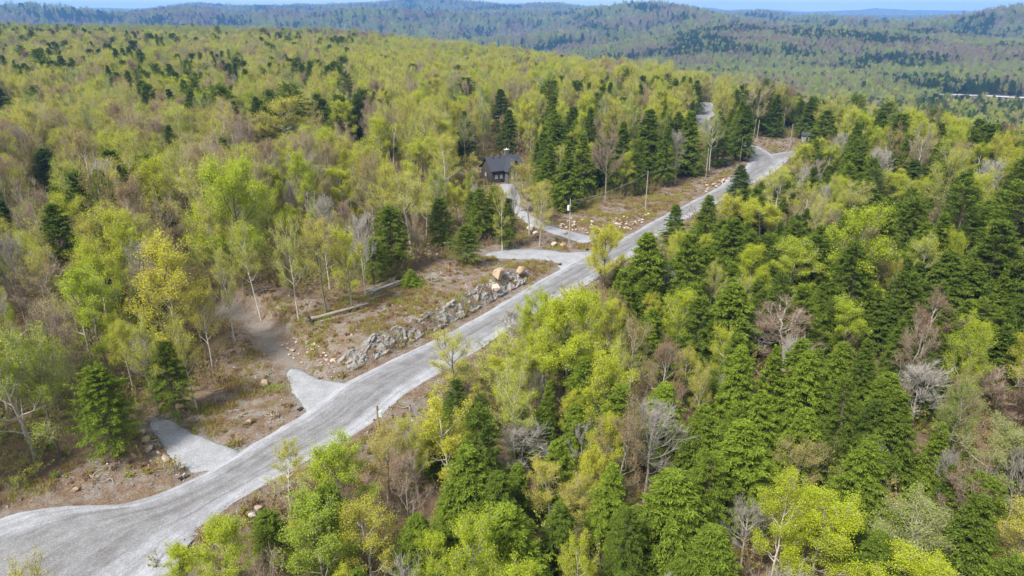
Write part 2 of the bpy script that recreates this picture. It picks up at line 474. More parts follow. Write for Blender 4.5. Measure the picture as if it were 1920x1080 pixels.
# clearing masks: the photo's open verges and lots, as ground polygons
VERGE_PX = [
    [(-60, 940), (60, 905), (200, 860), (300, 880), (350, 905), (233, 945), (0, 970)],
    [(270, 860), (270, 800), (320, 775), (400, 730), (455, 610), (500, 575), (560, 580), (640, 580), (700, 565), (760, 540), (860, 500), (930, 470), (1064, 490), (985, 545), (860, 615), (640, 722), (570, 775), (447, 846), (360, 890)],
    [(930, 470), (960, 430), (985, 405), (1010, 420), (1100, 450), (1090, 475)],
    [(1000, 402), (1060, 395), (1120, 385), (1230, 365), (1330, 300), (1400, 290), (1400, 312), (1340, 355), (1240, 408), (1168, 447), (1105, 445), (1040, 425)],
    [(1395, 262), (1450, 250), (1530, 252), (1530, 282), (1490, 285), (1430, 280)],
    [(790, 330), (900, 310), (985, 320), (985, 345), (940, 365), (860, 350)],
    [(775, 455), (840, 450), (850, 480), (790, 488)],
    [(310, 1080), (412, 968), (577, 866), (700, 800), (800, 715), (860, 690), (820, 790), (680, 860), (560, 905), (450, 990), (360, 1080)],
]
VERGE = [[tuple(flat(*p)) for p in poly] for poly in VERGE_PX]
def verge_mask(x, y):
    m = np.zeros(np.shape(x))
    for poly in VERGE:
        d = seg_dist(x, y, poly + [poly[0]])[0]
        d = np.where(in_poly(x, y, poly), d, -d)
        m = np.maximum(m, sstep(-1.5, 1.5, d + (vnoise(x / 2.5, y / 2.5, 8) - 0.5) * 3))
    return m
near_sel = (gy < 420) & (np.abs(gx) < 260) & (gy > 20)
vm = np.zeros(gx.shape); vm[near_sel] = verge_mask(gx[near_sel], gy[near_sel])
vm = np.maximum(vm, 1 - sstep(0.5, 3.5, inside))
a_ = gme.attributes.new('verge', 'FLOAT', 'POINT'); a_.data.foreach_set('value', vm.ravel().astype(np.float32))
fr = sstep(700, 1400, np.hypot(gx, gy))
a_ = gme.attributes.new('remote', 'FLOAT', 'POINT'); a_.data.foreach_set('value', fr.ravel().astype(np.float32))
tkd = seg_dist(gx, gy, TRACK)[0] + (fbm(gx / 2.2, gy / 2.2, 29, 3) - 0.5) * 3.0
tkv = (1 - sstep(0.2, 2.4, tkd)) * 0.7
for ap in (APRON_A, APRON_B, APRON_C):
    poly = [tuple(flat(*p)) for p in ap]
    tkv = np.maximum(tkv, 0.8 * (1 - sstep(0.0, 1.8, seg_dist(gx, gy, poly + [poly[0]])[0] + (fbm(gx / 1.5, gy / 1.5, 30, 3) - 0.5) * 2)))
a_ = gme.attributes.new('track', 'FLOAT', 'POINT'); a_.data.foreach_set('value', tkv.ravel().astype(np.float32))
ground = new_obj('ground', gme, kind='structure')

# ------------------------------------------------------------------ gravel road
def gravel_material(name, tracks=True):
    m, n, l = material(name)
    out = n.new('ShaderNodeOutputMaterial'); bs = n.new('ShaderNodeBsdfPrincipled')
    geo = n.new('ShaderNodeNewGeometry'); P = geo.outputs['Position']
    uv = n.new('ShaderNodeUVMap'); uv.uv_map = 'lane'
    fine = noise(n, l, P, 9.0, 4, 0.8); mid = noise(n, l, P, 0.5, 6, 0.65)
    vor = n.new('ShaderNodeTexVoronoi'); vor.inputs['Scale'].default_value = 5.5; l.new(P, vor.inputs['Vector'])
    base = ramp(n, [(0.25, (0.15, 0.153, 0.165)), (0.5, (0.245, 0.25, 0.268)), (0.75, (0.35, 0.355, 0.375))])
    l.new(fine, base.inputs['Fac'])
    col = base.outputs['Color']
    col = mixc(n, l, 0.30, col, vor.outputs['Distance'], 'SOFT_LIGHT')
    if tracks:
        mp = n.new('ShaderNodeMapping'); mp.inputs['Scale'].default_value = (2.4, 0.035, 1); l.new(uv.outputs['UV'], mp.inputs['Vector'])
        st = noise(n, l, mp.outputs['Vector'], 2.2, 5, 0.62, 0.15)
        sr = ramp(n, [(0.40, (0.74, 0.725, 0.715)), (0.52, (1, 1, 1)), (0.66, (1.10, 1.10, 1.10))]); l.new(st, sr.inputs['Fac'])
        col = mixc(n, l, 0.85, col, sr.outputs['Color'], 'MULTIPLY')
        mp2 = n.new('ShaderNodeMapping'); mp2.inputs['Scale'].default_value = (7.0, 0.02, 1); l.new(uv.outputs['UV'], mp2.inputs['Vector'])
        s3 = ramp(n, [(0.42, (0.80, 0.785, 0.775)), (0.50, (1, 1, 1)), (0.60, (1.06, 1.06, 1.06))]); l.new(noise(n, l, mp2.outputs['Vector'], 2.0, 3, 0.5, 0.05), s3.inputs['Fac'])
        col = mixc(n, l, 0.5, col, s3.outputs['Color'], 'MULTIPLY')
        sp = n.new('ShaderNodeSeparateXYZ'); l.new(uv.outputs['UV'], sp.inputs[0])
        ab = n.new('ShaderNodeMath'); ab.operation = 'ABSOLUTE'; l.new(sp.outputs['X'], ab.inputs[0])
        wob = n.new('ShaderNodeMath'); wob.operation = 'MULTIPLY_ADD'; l.new(mid, wob.inputs[0]); wob.inputs[1].default_value = 0.35; l.new(ab.outputs[0], wob.inputs[2])
        wear = ramp(n, [(0.55, (0.72, 0.70, 0.685)), (0.85, (1.0, 1.005, 1.02)), (1.0, (1.16, 1.16, 1.18))]); l.new(wob.outputs[0], wear.inputs['Fac'])
        col = mixc(n, l, 1.0, col, wear.outputs['Color'], 'MULTIPLY')
    mo = ramp(n, [(0.3, (0.80, 0.79, 0.78)), (0.7, (1.12, 1.12, 1.13))]); l.new(mid, mo.inputs['Fac'])
    col = mixc(n, l, 1.0, col, mo.outputs['Color'], 'MULTIPLY')
    l.new(col, bs.inputs['Base Color']); bs.inputs['Roughness'].default_value = 0.9; bs.inputs['Specular IOR Level'].default_value = 0.2
    bp = n.new('ShaderNodeBump'); bp.inputs['Strength'].default_value = 0.7; bp.inputs['Distance'].default_value = 0.05
    l.new(fine, bp.inputs['Height']); l.new(bp.outputs[0], bs.inputs['Normal'])
    l.new(bs.outputs[0], out.inputs['Surface'])
    return m
M_GRAVEL = gravel_material('crushed_gravel'); M_GRAVEL2 = gravel_material('loose_gravel', False)

def ribbon(name, L, Rr, z, mat, crown=0.1, across=10, rough=0.35, seed=1):
    L = np.asarray(L); Rr = np.asarray(Rr)
    n = len(L); s = np.linspace(0, 1, across + 1)
    arc = np.concatenate([[0], np.cumsum(np.linalg.norm(np.diff((L + Rr) / 2, axis=0), axis=1))])
    d = unit(Rr - L)
    L = L + d * ((fbm(arc / 2.2, arc * 0 + 0.3, seed) - 0.5) * 2 * rough)[:, None]
    Rr = Rr + d * ((fbm(arc / 2.2, arc * 0 + 7.3, seed) - 0.5) * 2 * rough)[:, None]
    xy = L[:, None, :] * (1 - s)[None, :, None] + Rr[:, None, :] * s[None, :, None]
    lat = s * 2 - 1
    zz = z + crown * (1 - lat ** 2)[None, :] - 0.22 * (np.abs(lat) > 0.99)[None, :] + (fbm(xy[..., 0] / 2.0, xy[..., 1] / 2.0, 12) - 0.5) * 0.06
    zz = np.where((np.abs(lat) > 0.99)[None, :], z - 0.25, zz)
    V = np.concatenate([xy, zz[..., None]], -1)
    ii = np.arange(n * (across + 1)).reshape(n, across + 1)
    q = np.stack([ii[:-1, :-1], ii[:-1, 1:], ii[1:, 1:], ii[1:, :-1]], -1).reshape(-1, 4)
    me = np_mesh(name, V, q, None, [mat], smooth=True)
    uvl = me.uv_layers.new(name='lane')
    uvv = np.stack([np.broadcast_to(lat[None, :], zz.shape), np.broadcast_to(arc[:, None], zz.shape)], -1).reshape(-1, 2)
    uvl.data.foreach_set('uv', uvv[q.ravel()].ravel().astype(np.float32))
    return new_obj(name, me, kind='structure')

_n = 260
tt = np.linspace(0, 1, _n)
def even(pts):
    p = resample(pts, 0.8); a = np.concatenate([[0], np.cumsum(np.linalg.norm(np.diff(p, axis=0), axis=1))])
    return a, p
# pair the two edges station by station
Ls, Rs = [], []
for i in range(len(RL) - 1):
    for k in range(14):
        t = k / 14; 
        def cm(A):
            p0 = A[max(i - 1, 0)]; p1 = A[i]; p2 = A[i + 1]; p3 = A[min(i + 2, len(A) - 1)]
            return 0.5 * (2 * p1 + (p2 - p0) * t + (2 * p0 - 5 * p1 + 4 * p2 - p3) * t * t + (3 * p1 - p0 - 3 * p2 + p3) * t ** 3)
        Ls.append(cm(RL)); Rs.append(cm(RR))
Ls.append(RL[-1]); Rs.append(RR[-1])
ribbon('gravel_road', Ls, Rs, 0.03, M_GRAVEL, 0.16, 14, 0.45)

def path_ribbon(name, path, w, z, mat, seed):
    p = resample(path, 1.5); d = np.gradient(p, axis=0); d /= np.linalg.norm(d, axis=1, keepdims=True)
    nrm = np.stack([-d[:, 1], d[:, 0]], -1)
    w = np.broadcast_to(np.asarray(w, float), (len(p),)) if np.ndim(w) == 0 else np.interp(np.linspace(0, 1, len(p)), np.linspace(0, 1, len(w)), w)
    return ribbon(name, p + nrm * w[:, None], p - nrm * w[:, None], z, mat, 0.06, 8, 0.4, seed)
path_ribbon('side_road', BRANCH_L, [4.6, 4.0, 3.6, 3.6, 4.2, 6, 7, 7], 0.0, M_GRAVEL, 3)
path_ribbon('cross_road', BRANCH_R, [4.8, 4.4, 4.0, 4.0, 4.0], -0.02, M_GRAVEL, 4)
path_ribbon('driveway', DRIVE, [3.6, 2.4, 2.1, 2.0, 2.0, 2.2, 2.4], -0.01, M_GRAVEL2, 5)

def apron(name, px, z, seed):
    poly = np.array([flat(*p) for p in px] + [flat(*px[0])])
    p = resample(poly, 0.6)[:-1]
    c = p.mean(0)
    rings = [1.0, 0.97, 0.85, 0.65, 0.4, 0.15]
    V = []; n = len(p); g_j = np.random.default_rng(seed)
    jit = (fbm(np.arange(n) / 3.0, np.full(n, 0.5), seed) - 0.5) * 1.3 + g_j.normal(0, 0.08, n)
    for k, s in enumerate(rings):
        q = c + (p - c) * s + unit(p - c) * (jit * (k < 2))[:, None]
        zz = np.full(n, z) + (-0.2 if k == 0 else 0.05 * (1 - s)) + (fbm(q[:, 0] / 1.6, q[:, 1] / 1.6, 5) - 0.5) * 0.05 * (k > 0)
        V.append(np.concatenate([q, zz[:, None]], 1))
    ii = np.arange(n * len(rings)).reshape(len(rings), n)
    q = np.stack([ii[:-1], np.roll(ii, -1, 1)[:-1], np.roll(ii, -1, 1)[1:], ii[1:]], -1).reshape(-1, 4)
    V = np.concatenate(V); V = np.vstack([V, [c[0], c[1], z + 0.05]])
    tri = np.stack([ii[-1], np.roll(ii[-1], -1), np.full(n, len(V) - 1)], -1)
    me = np_mesh(name, V, q, tri, [M_GRAVEL2], smooth=True)
    bm = bmesh.new(); bm.from_mesh(me); bmesh.ops.recalc_face_normals(bm, faces=bm.faces); 
    if sum(f.normal.z for f in bm.faces) < 0: bmesh.ops.reverse_faces(bm, faces=bm.faces)
    bm.to_mesh(me); bm.free()
    return new_obj(name, me, kind='structure')
apron('driveway_apron', APRON_A, 0.0, 2)
apron('driveway_apron', APRON_B, 0.0, 3)
apron('driveway_apron', APRON_C, -0.005, 4)
# ------------------------------------------------------------------ tree shapes
def rot_dirs(az, el):
    return np.stack([np.cos(az) * np.cos(el), np.sin(az) * np.cos(el), np.sin(el)], -1)

def curve_paths(start, d0, d1, length, n):
    """paths that start along d0 and bend towards d1"""
    t = np.linspace(0, 1, n)[None, :, None]
    L = length[:, None, None]
    return start[:, None, :] + L * (t * d0[:, None, :] + 0.5 * t * t * (d1 - d0)[:, None, :])

def sample_paths(P, which, t):
    n = P.shape[1] - 1
    f = np.clip(t, 0, 0.9999) * n; i = f.astype(int); w = (f - i)[:, None]
    a = P[which, i]; b = P[which, i + 1]
    return a * (1 - w) + b * w, unit(b - a)

def broadleaf(seed, H=17.0, W=7.5, cb=0.42, n1=12, n2=8, n3=7, leaf=0, size=0.2, pale=False, upright=0.6, lean=0.0, limb=1.0):
    """returns (trunk mesh, crown mesh); sizes in metres"""
    g = np.random.default_rng(seed)
    tr, cr = Geo(), Geo()
    nT = 9; t = np.linspace(0, 1, nT)
    wob = np.cumsum(g.normal(0, 0.010 * H, (nT, 2)), 0) * t[:, None]
    tp = np.stack([wob[:, 0] + lean * H * t ** 1.5, wob[:, 1], t * 0.86 * H], -1)[None]
    r0 = 0.0095 * H
    tr.tubes(tp, (r0 * (1 - 0.82 * t) + 0.03)[None] * np.where(t == 0, 1.35, 1.0)[None], 7, 0)
    # limbs
    tt1 = np.sort(g.uniform(cb, 0.97, n1)); u = (tt1 - cb) / (1 - cb)
    st, _ = sample_paths(tp, np.zeros(n1, int), tt1)
    az = np.arange(n1) * 2.4 + g.uniform(0, 0.9, n1) + g.uniform(0, 6)
    el0 = R(20) + u * R(40) + g.normal(0, R(8), n1); el1 = el0 + R(22) * upright + R(12)
    env = np.sqrt(np.clip(1 - (2 * u * 0.62 - 0.28) ** 2, 0.1, 1)) * (1 - 0.25 * u)
    L1 = W / 2 * env * g.uniform(0.75, 1.15, n1) / np.cos(np.clip(el1 * 0.75, 0, R(62)))
    L1 = np.minimum(L1, H * 0.42)
    P1 = curve_paths(st, rot_dirs(az, el0), rot_dirs(az + g.normal(0, 0.25, n1), np.minimum(el1, R(85))), L1, 6)
    P1[:, 1:-1] += g.normal(0, 0.10, (n1, 4, 3))
    rr = np.linspace(1, 0.22, 6)[None] * (0.03 + 0.0030 * H * (1 - 0.5 * u))[:, None] * limb
    tr.tubes(P1, rr, 5, 0)
    # secondary branches
    w2 = np.repeat(np.arange(n1), n2); m2 = len(w2)
    s2 = g.uniform(0.25, 1.0, m2); c2, d2 = sample_paths(P1, w2, s2)
    dv = unit(d2 + g.normal(0, 0.55, (m2, 3)) + np.array((0, 0, 0.25 * upright)))
    L2 = np.repeat(L1, n2) * g.uniform(0.22, 0.46, m2) * (1.15 - 0.4 * s2)
    P2 = curve_paths(c2, dv, unit(dv + np.array((0, 0, 0.5)) + g.normal(0, 0.2, (m2, 3))), L2, 4)
    tw = 1
    cr.tubes(P2, np.linspace(0.035, 0.014, 4)[None] * np.ones((m2, 1)), 3, 0)
    # twigs
    w3 = np.repeat(np.arange(m2), n3); m3 = len(w3)
    s3 = g.uniform(0.2, 1.0, m3); c3, d3 = sample_paths(P2, w3, s3)
    dw = unit(d3 + g.normal(0, 0.6, (m3, 3)) + np.array((0, 0, 0.3)))
    L3 = g.uniform(0.35, 0.95, m3) * (0.7 + 0.025 * H)
    P3 = curve_paths(c3, dw, unit(dw + np.array((0, 0, 0.35))), L3, 3)
    cr.tubes(P3, np.array((0.015, 0.012, 0.007))[None] * np.ones((m3, 1)), 3, 0)
    if leaf:
        wl_ = np.repeat(np.arange(m3), leaf); ml = len(wl_)
        keep = g.uniform(0, 1, m3)[wl_] < 0.93
        wl_ = wl_[keep]; ml = len(wl_)
        c, _ = sample_paths(P3, wl_, g.uniform(0.25, 1.0, ml) ** 0.6)
        c = c + g.normal(0, 0.24, (ml, 3))
        nrm = unit(g.normal(0, 0.75, (ml, 3)) + np.array((0, 0, 0.8)))
        a = unit(np.cross(nrm, g.normal(0, 1, (ml, 3)))); b = np.cross(nrm, a)
        s = size * g.uniform(0.6, 1.35, ml)[:, None]
        cr.leaves(c, a * s, b * s * 0.62, 1)
    return tr.mesh('trunk', [M_BARK]), cr.mesh('crown', [M_PALE if pale else M_TWIG, M_LEAF])

def hemlock(seed, H=15.0, W=6.5, bare=0.08, dens=1.0, ragged=0.25, blunt=0.75, droop=0.35):
    g = np.random.default_rng(seed)
    tr, cr = Geo(), Geo()
    t = np.linspace(0, 1, 7)
    tp = np.stack([g.normal(0, 0.05, 7) * t, g.normal(0, 0.05, 7) * t, t * H * 0.985], -1)[None]
    tr.tubes(tp, (0.012 * H * (1 - 0.93 * t))[None] * np.where(t == 0, 1.3, 1)[None], 6, 0)
    nb = int(330 * dens * (H / 15) ** 0.7)
    z = np.sort(bare + (0.985 - bare) * (g.uniform(0, 1, nb) ** 0.92))
    az = np.arange(nb) * 2.39996 + g.normal(0, 0.4, nb)
    rel = (z - bare) / (1 - bare)
    lump = 1 + ragged * (vnoise(az * 1.1 + 9, rel * 7, seed) - 0.5) * 2
    prof = np.clip(1 - rel, 0, 1) ** blunt * (0.62 + 0.38 * sstep(0.0, 0.16, rel))
    L = (W / 2 * prof * g.uniform(0.62, 1.15, nb) * lump) + 0.22
    st = np.stack([np.zeros(nb), np.zeros(nb), z * H], -1)
    e0 = R(34) * rel + R(8) + g.normal(0, R(13), nb); e1 = e0 - R(30) * (1 + droop) + R(20) * rel
    P = curve_paths(st, rot_dirs(az, e0), rot_dirs(az + g.normal(0, 0.15, nb), e1), L, 6)
    tr.tubes(P[:, :5], np.linspace(0.035, 0.012, 5)[None] * np.ones((nb, 1)), 3, 0)
    # sprays along the branches, both sides and the tip
    per = np.maximum(5, (L / (W / 2) * 20 * dens).astype(int) + 6)
    wb = np.repeat(np.arange(nb), per); m = len(wb)
    s = g.uniform(0.15, 1.0, m) ** 0.72
    c, d = sample_paths(P, wb, s)
    sd = np.stack([-d[:, 1], d[:, 0], np.zeros(m)], -1) * np.where(g.uniform(0, 1, m) < 0.5, -1, 1)[:, None]
    sdir = unit(d * g.uniform(0.5, 1.2, m)[:, None] + sd * g.uniform(0.2, 1.0, m)[:, None] + np.array((0, 0, 0.10)) + g.normal(0, 0.12, (m, 3)))
    sl = (0.30 + 0.26 * L[wb] * (1.08 - s)) * g.uniform(0.7, 1.25, m)
    K = 6
    for k in range(K):
        f = (k + 0.6) / K
        pos = c + sdir * (sl * f)[:, None] + np.array((0, 0, -1.0)) * (droop * 0.55 * sl * f * f)[:, None] + g.normal(0, 0.07, (m, 3))
        ax = unit(sdir + np.array((0, 0, -0.55 * droop * f * 2)) + g.normal(0, 0.42, (m, 3)))
        nr = unit(np.array((0, 0, 1.0)) + g.normal(0, 0.45, (m, 3)))
        b = unit(np.cross(nr, ax))
        ln = (0.105 + 0.085 * g.uniform(0, 1, m))[:, None]
        cr.leaves(pos, ax * ln, b * ln * 0.27, 0)
    # leader
    q = 40
    zz = g.uniform(0.93, 1.0, q) * H
    a = rot_dirs(g.uniform(0, 6.28, q), g.uniform(0.3, 1.2, q)) * 0.2
    cr.leaves(np.stack([g.normal(0, 0.06, q), g.normal(0, 0.06, q), zz], -1), a, unit(np.cross(a, g.normal(0, 1, (q, 3)))) * 0.07, 0)
    return tr.mesh('trunk', [M_CBARK]), cr.mesh('crown', [M_NEEDLE])

def pine(seed, H=18.0, W=8.0):
    return hemlock(seed, H, W, 0.32, 0.55, 0.6, 0.45, 0.05)

# kinds: reference height and width of every variant are kept so that copies can be scaled to the photo
VAR = {}
def variant(kind, made, H, W): VAR.setdefault(kind, []).append((made[0], made[1], H, W))
for k in range(6):      # dense fresh leaves
    H, W = (15, 8.5) if k % 2 else (17, 7.5)
    variant('leafy', broadleaf(100 + k, H, W, 0.26 + 0.025 * k, 16, 10, 8, 15, 0.078, False, 0.5), H, W)
for k in range(3):      # the fullest crowns
    variant('dense', broadleaf(150 + k, 15, 8, 0.22, 18, 11, 9, 24, 0.070, False, 0.5), 15, 8)
for k in range(7):      # sparse new leaves, branches showing
    H, W = (18, 7.0) if k % 2 else (16, 8.0)
    variant('sparse', broadleaf(200 + k, H, W, 0.28 + 0.03 * k, 15, 10, 8, 11, 0.062, False, 0.7), H, W)
for k in range(5):      # budding haze of small scales
    H, W = (16, 7.0) if k % 2 else (17, 8.0)
    variant('budding', broadleaf(300 + k, H, W, 0.28 + 0.03 * k, 16, 10, 10, 4, 0.066, False, 1.1, 0.0, 0.7), H, W)
for k in range(4):      # bare
    H, W = (15, 8.0) if k % 2 else (16, 7.0)
    variant('bare', broadleaf(400 + k, H, W, 0.30 + 0.03 * k, 20, 11, 11, 0, 0.1, True, 1.25, 0.0, 0.6), H, W)
for k in range(11):
    H, W = ((15, 6.6), (16, 7.4), (14, 5.6), (17, 7.0), (12, 6.4), (15, 8.0), (16, 6.0), (15, 7.0), (17, 8.4), (14, 6.6), (16, 6.8))[k]
    variant('hemlock', hemlock(500 + k, H, W, 0.05 + 0.02 * (k % 4), 1.0, 0.22 + 0.09 * (k % 4), 0.66 + 0.08 * (k % 5), 0.30 + 0.12 * (k % 4)), H, W)
for k in range(4):
    H, W = ((13, 8.0), (15, 9.0), (14, 7.5), (16, 9.5))[k]
    variant('rounded', hemlock(550 + k, H, W, 0.20 - 0.03 * k, 1.0, 0.42, 0.42 + 0.05 * k, 0.2), H, W)
for k in range(2):
    variant('pine', pine(600 + k), 18, 8)
print('variants', time.time() - T0, sum(len(m.polygons) for v in VAR.values() for a in v for m in a[:2]))

def shrub(seed, H, W, leaf, size, stems=9):
    g = np.random.default_rng(seed); q = Geo()
    az = g.uniform(0, 6.28, stems); el = g.uniform(R(45), R(85), stems)
    st = np.concatenate([g.normal(0, 0.15 * W, (stems, 2)), np.full((stems, 1), -0.1)], 1)
    P1 = curve_paths(st, rot_dirs(az, el), rot_dirs(az, el - 0.3), H * g.uniform(0.6, 1.1, stems), 4)
    q.tubes(P1, np.linspace(0.028, 0.01, 4)[None] * np.ones((stems, 1)), 3, 0)
    m = stems * 9; w = np.repeat(np.arange(stems), 9)
    c, d = sample_paths(P1, w, g.uniform(0.25, 1, m))
    dv = unit(d + g.normal(0, 0.6, (m, 3)))
    P2 = curve_paths(c, dv, unit(dv + np.array((0, 0, 0.4))), g.uniform(0.2, 0.5, m) * W * 0.5, 3)
    q.tubes(P2, np.array((0.014, 0.01, 0.006))[None] * np.ones((m, 1)), 3, 0)
    wl_ = np.repeat(np.arange(m), leaf); ml = len(wl_)
    c, _ = sample_paths(P2, wl_, g.uniform(0.2, 1, ml)); c = c + g.normal(0, 0.09, (ml, 3))
    nr = unit(g.normal(0, 0.7, (ml, 3)) + np.array((0, 0, 0.7))); a = unit(np.cross(nr, g.normal(0, 1, (ml, 3)))); b = np.cross(nr, a)
    s = size * g.uniform(0.6, 1.3, ml)[:, None]
    q.leaves(c, a * s, b * s * 0.6, 1)
    return q.mesh('undergrowth', [M_TWIG, M_SHRUB])
SHRUBS = [shrub(700 + k, (1.4, 2.4, 3.4, 0.8, 4.6)[k], (1.6, 2.0, 2.4, 1.4, 2.6)[k], (6, 5, 6, 7, 6)[k], (0.09, 0.09, 0.10, 0.08, 0.10)[k]) for k in range(5)]
def grass_tuft(seed):
    g = np.random.default_rng(seed); q = Geo(); m = 46
    c = np.concatenate([g.normal(0, 0.28, (m, 2)), np.zeros((m, 1))], 1)
    d = rot_dirs(g.uniform(0, 6.28, m), g.uniform(0.6, 1.4, m)) * g.uniform(0.12, 0.34, m)[:, None]
    side = unit(np.cross(d, g.normal(0, 1, (m, 3)))) * 0.02
    q.leaves(c + d, d, side, 0)
    return q.mesh('grass', [M_SHRUB])
TUFTS = [grass_tuft(720 + k) for k in range(3)]

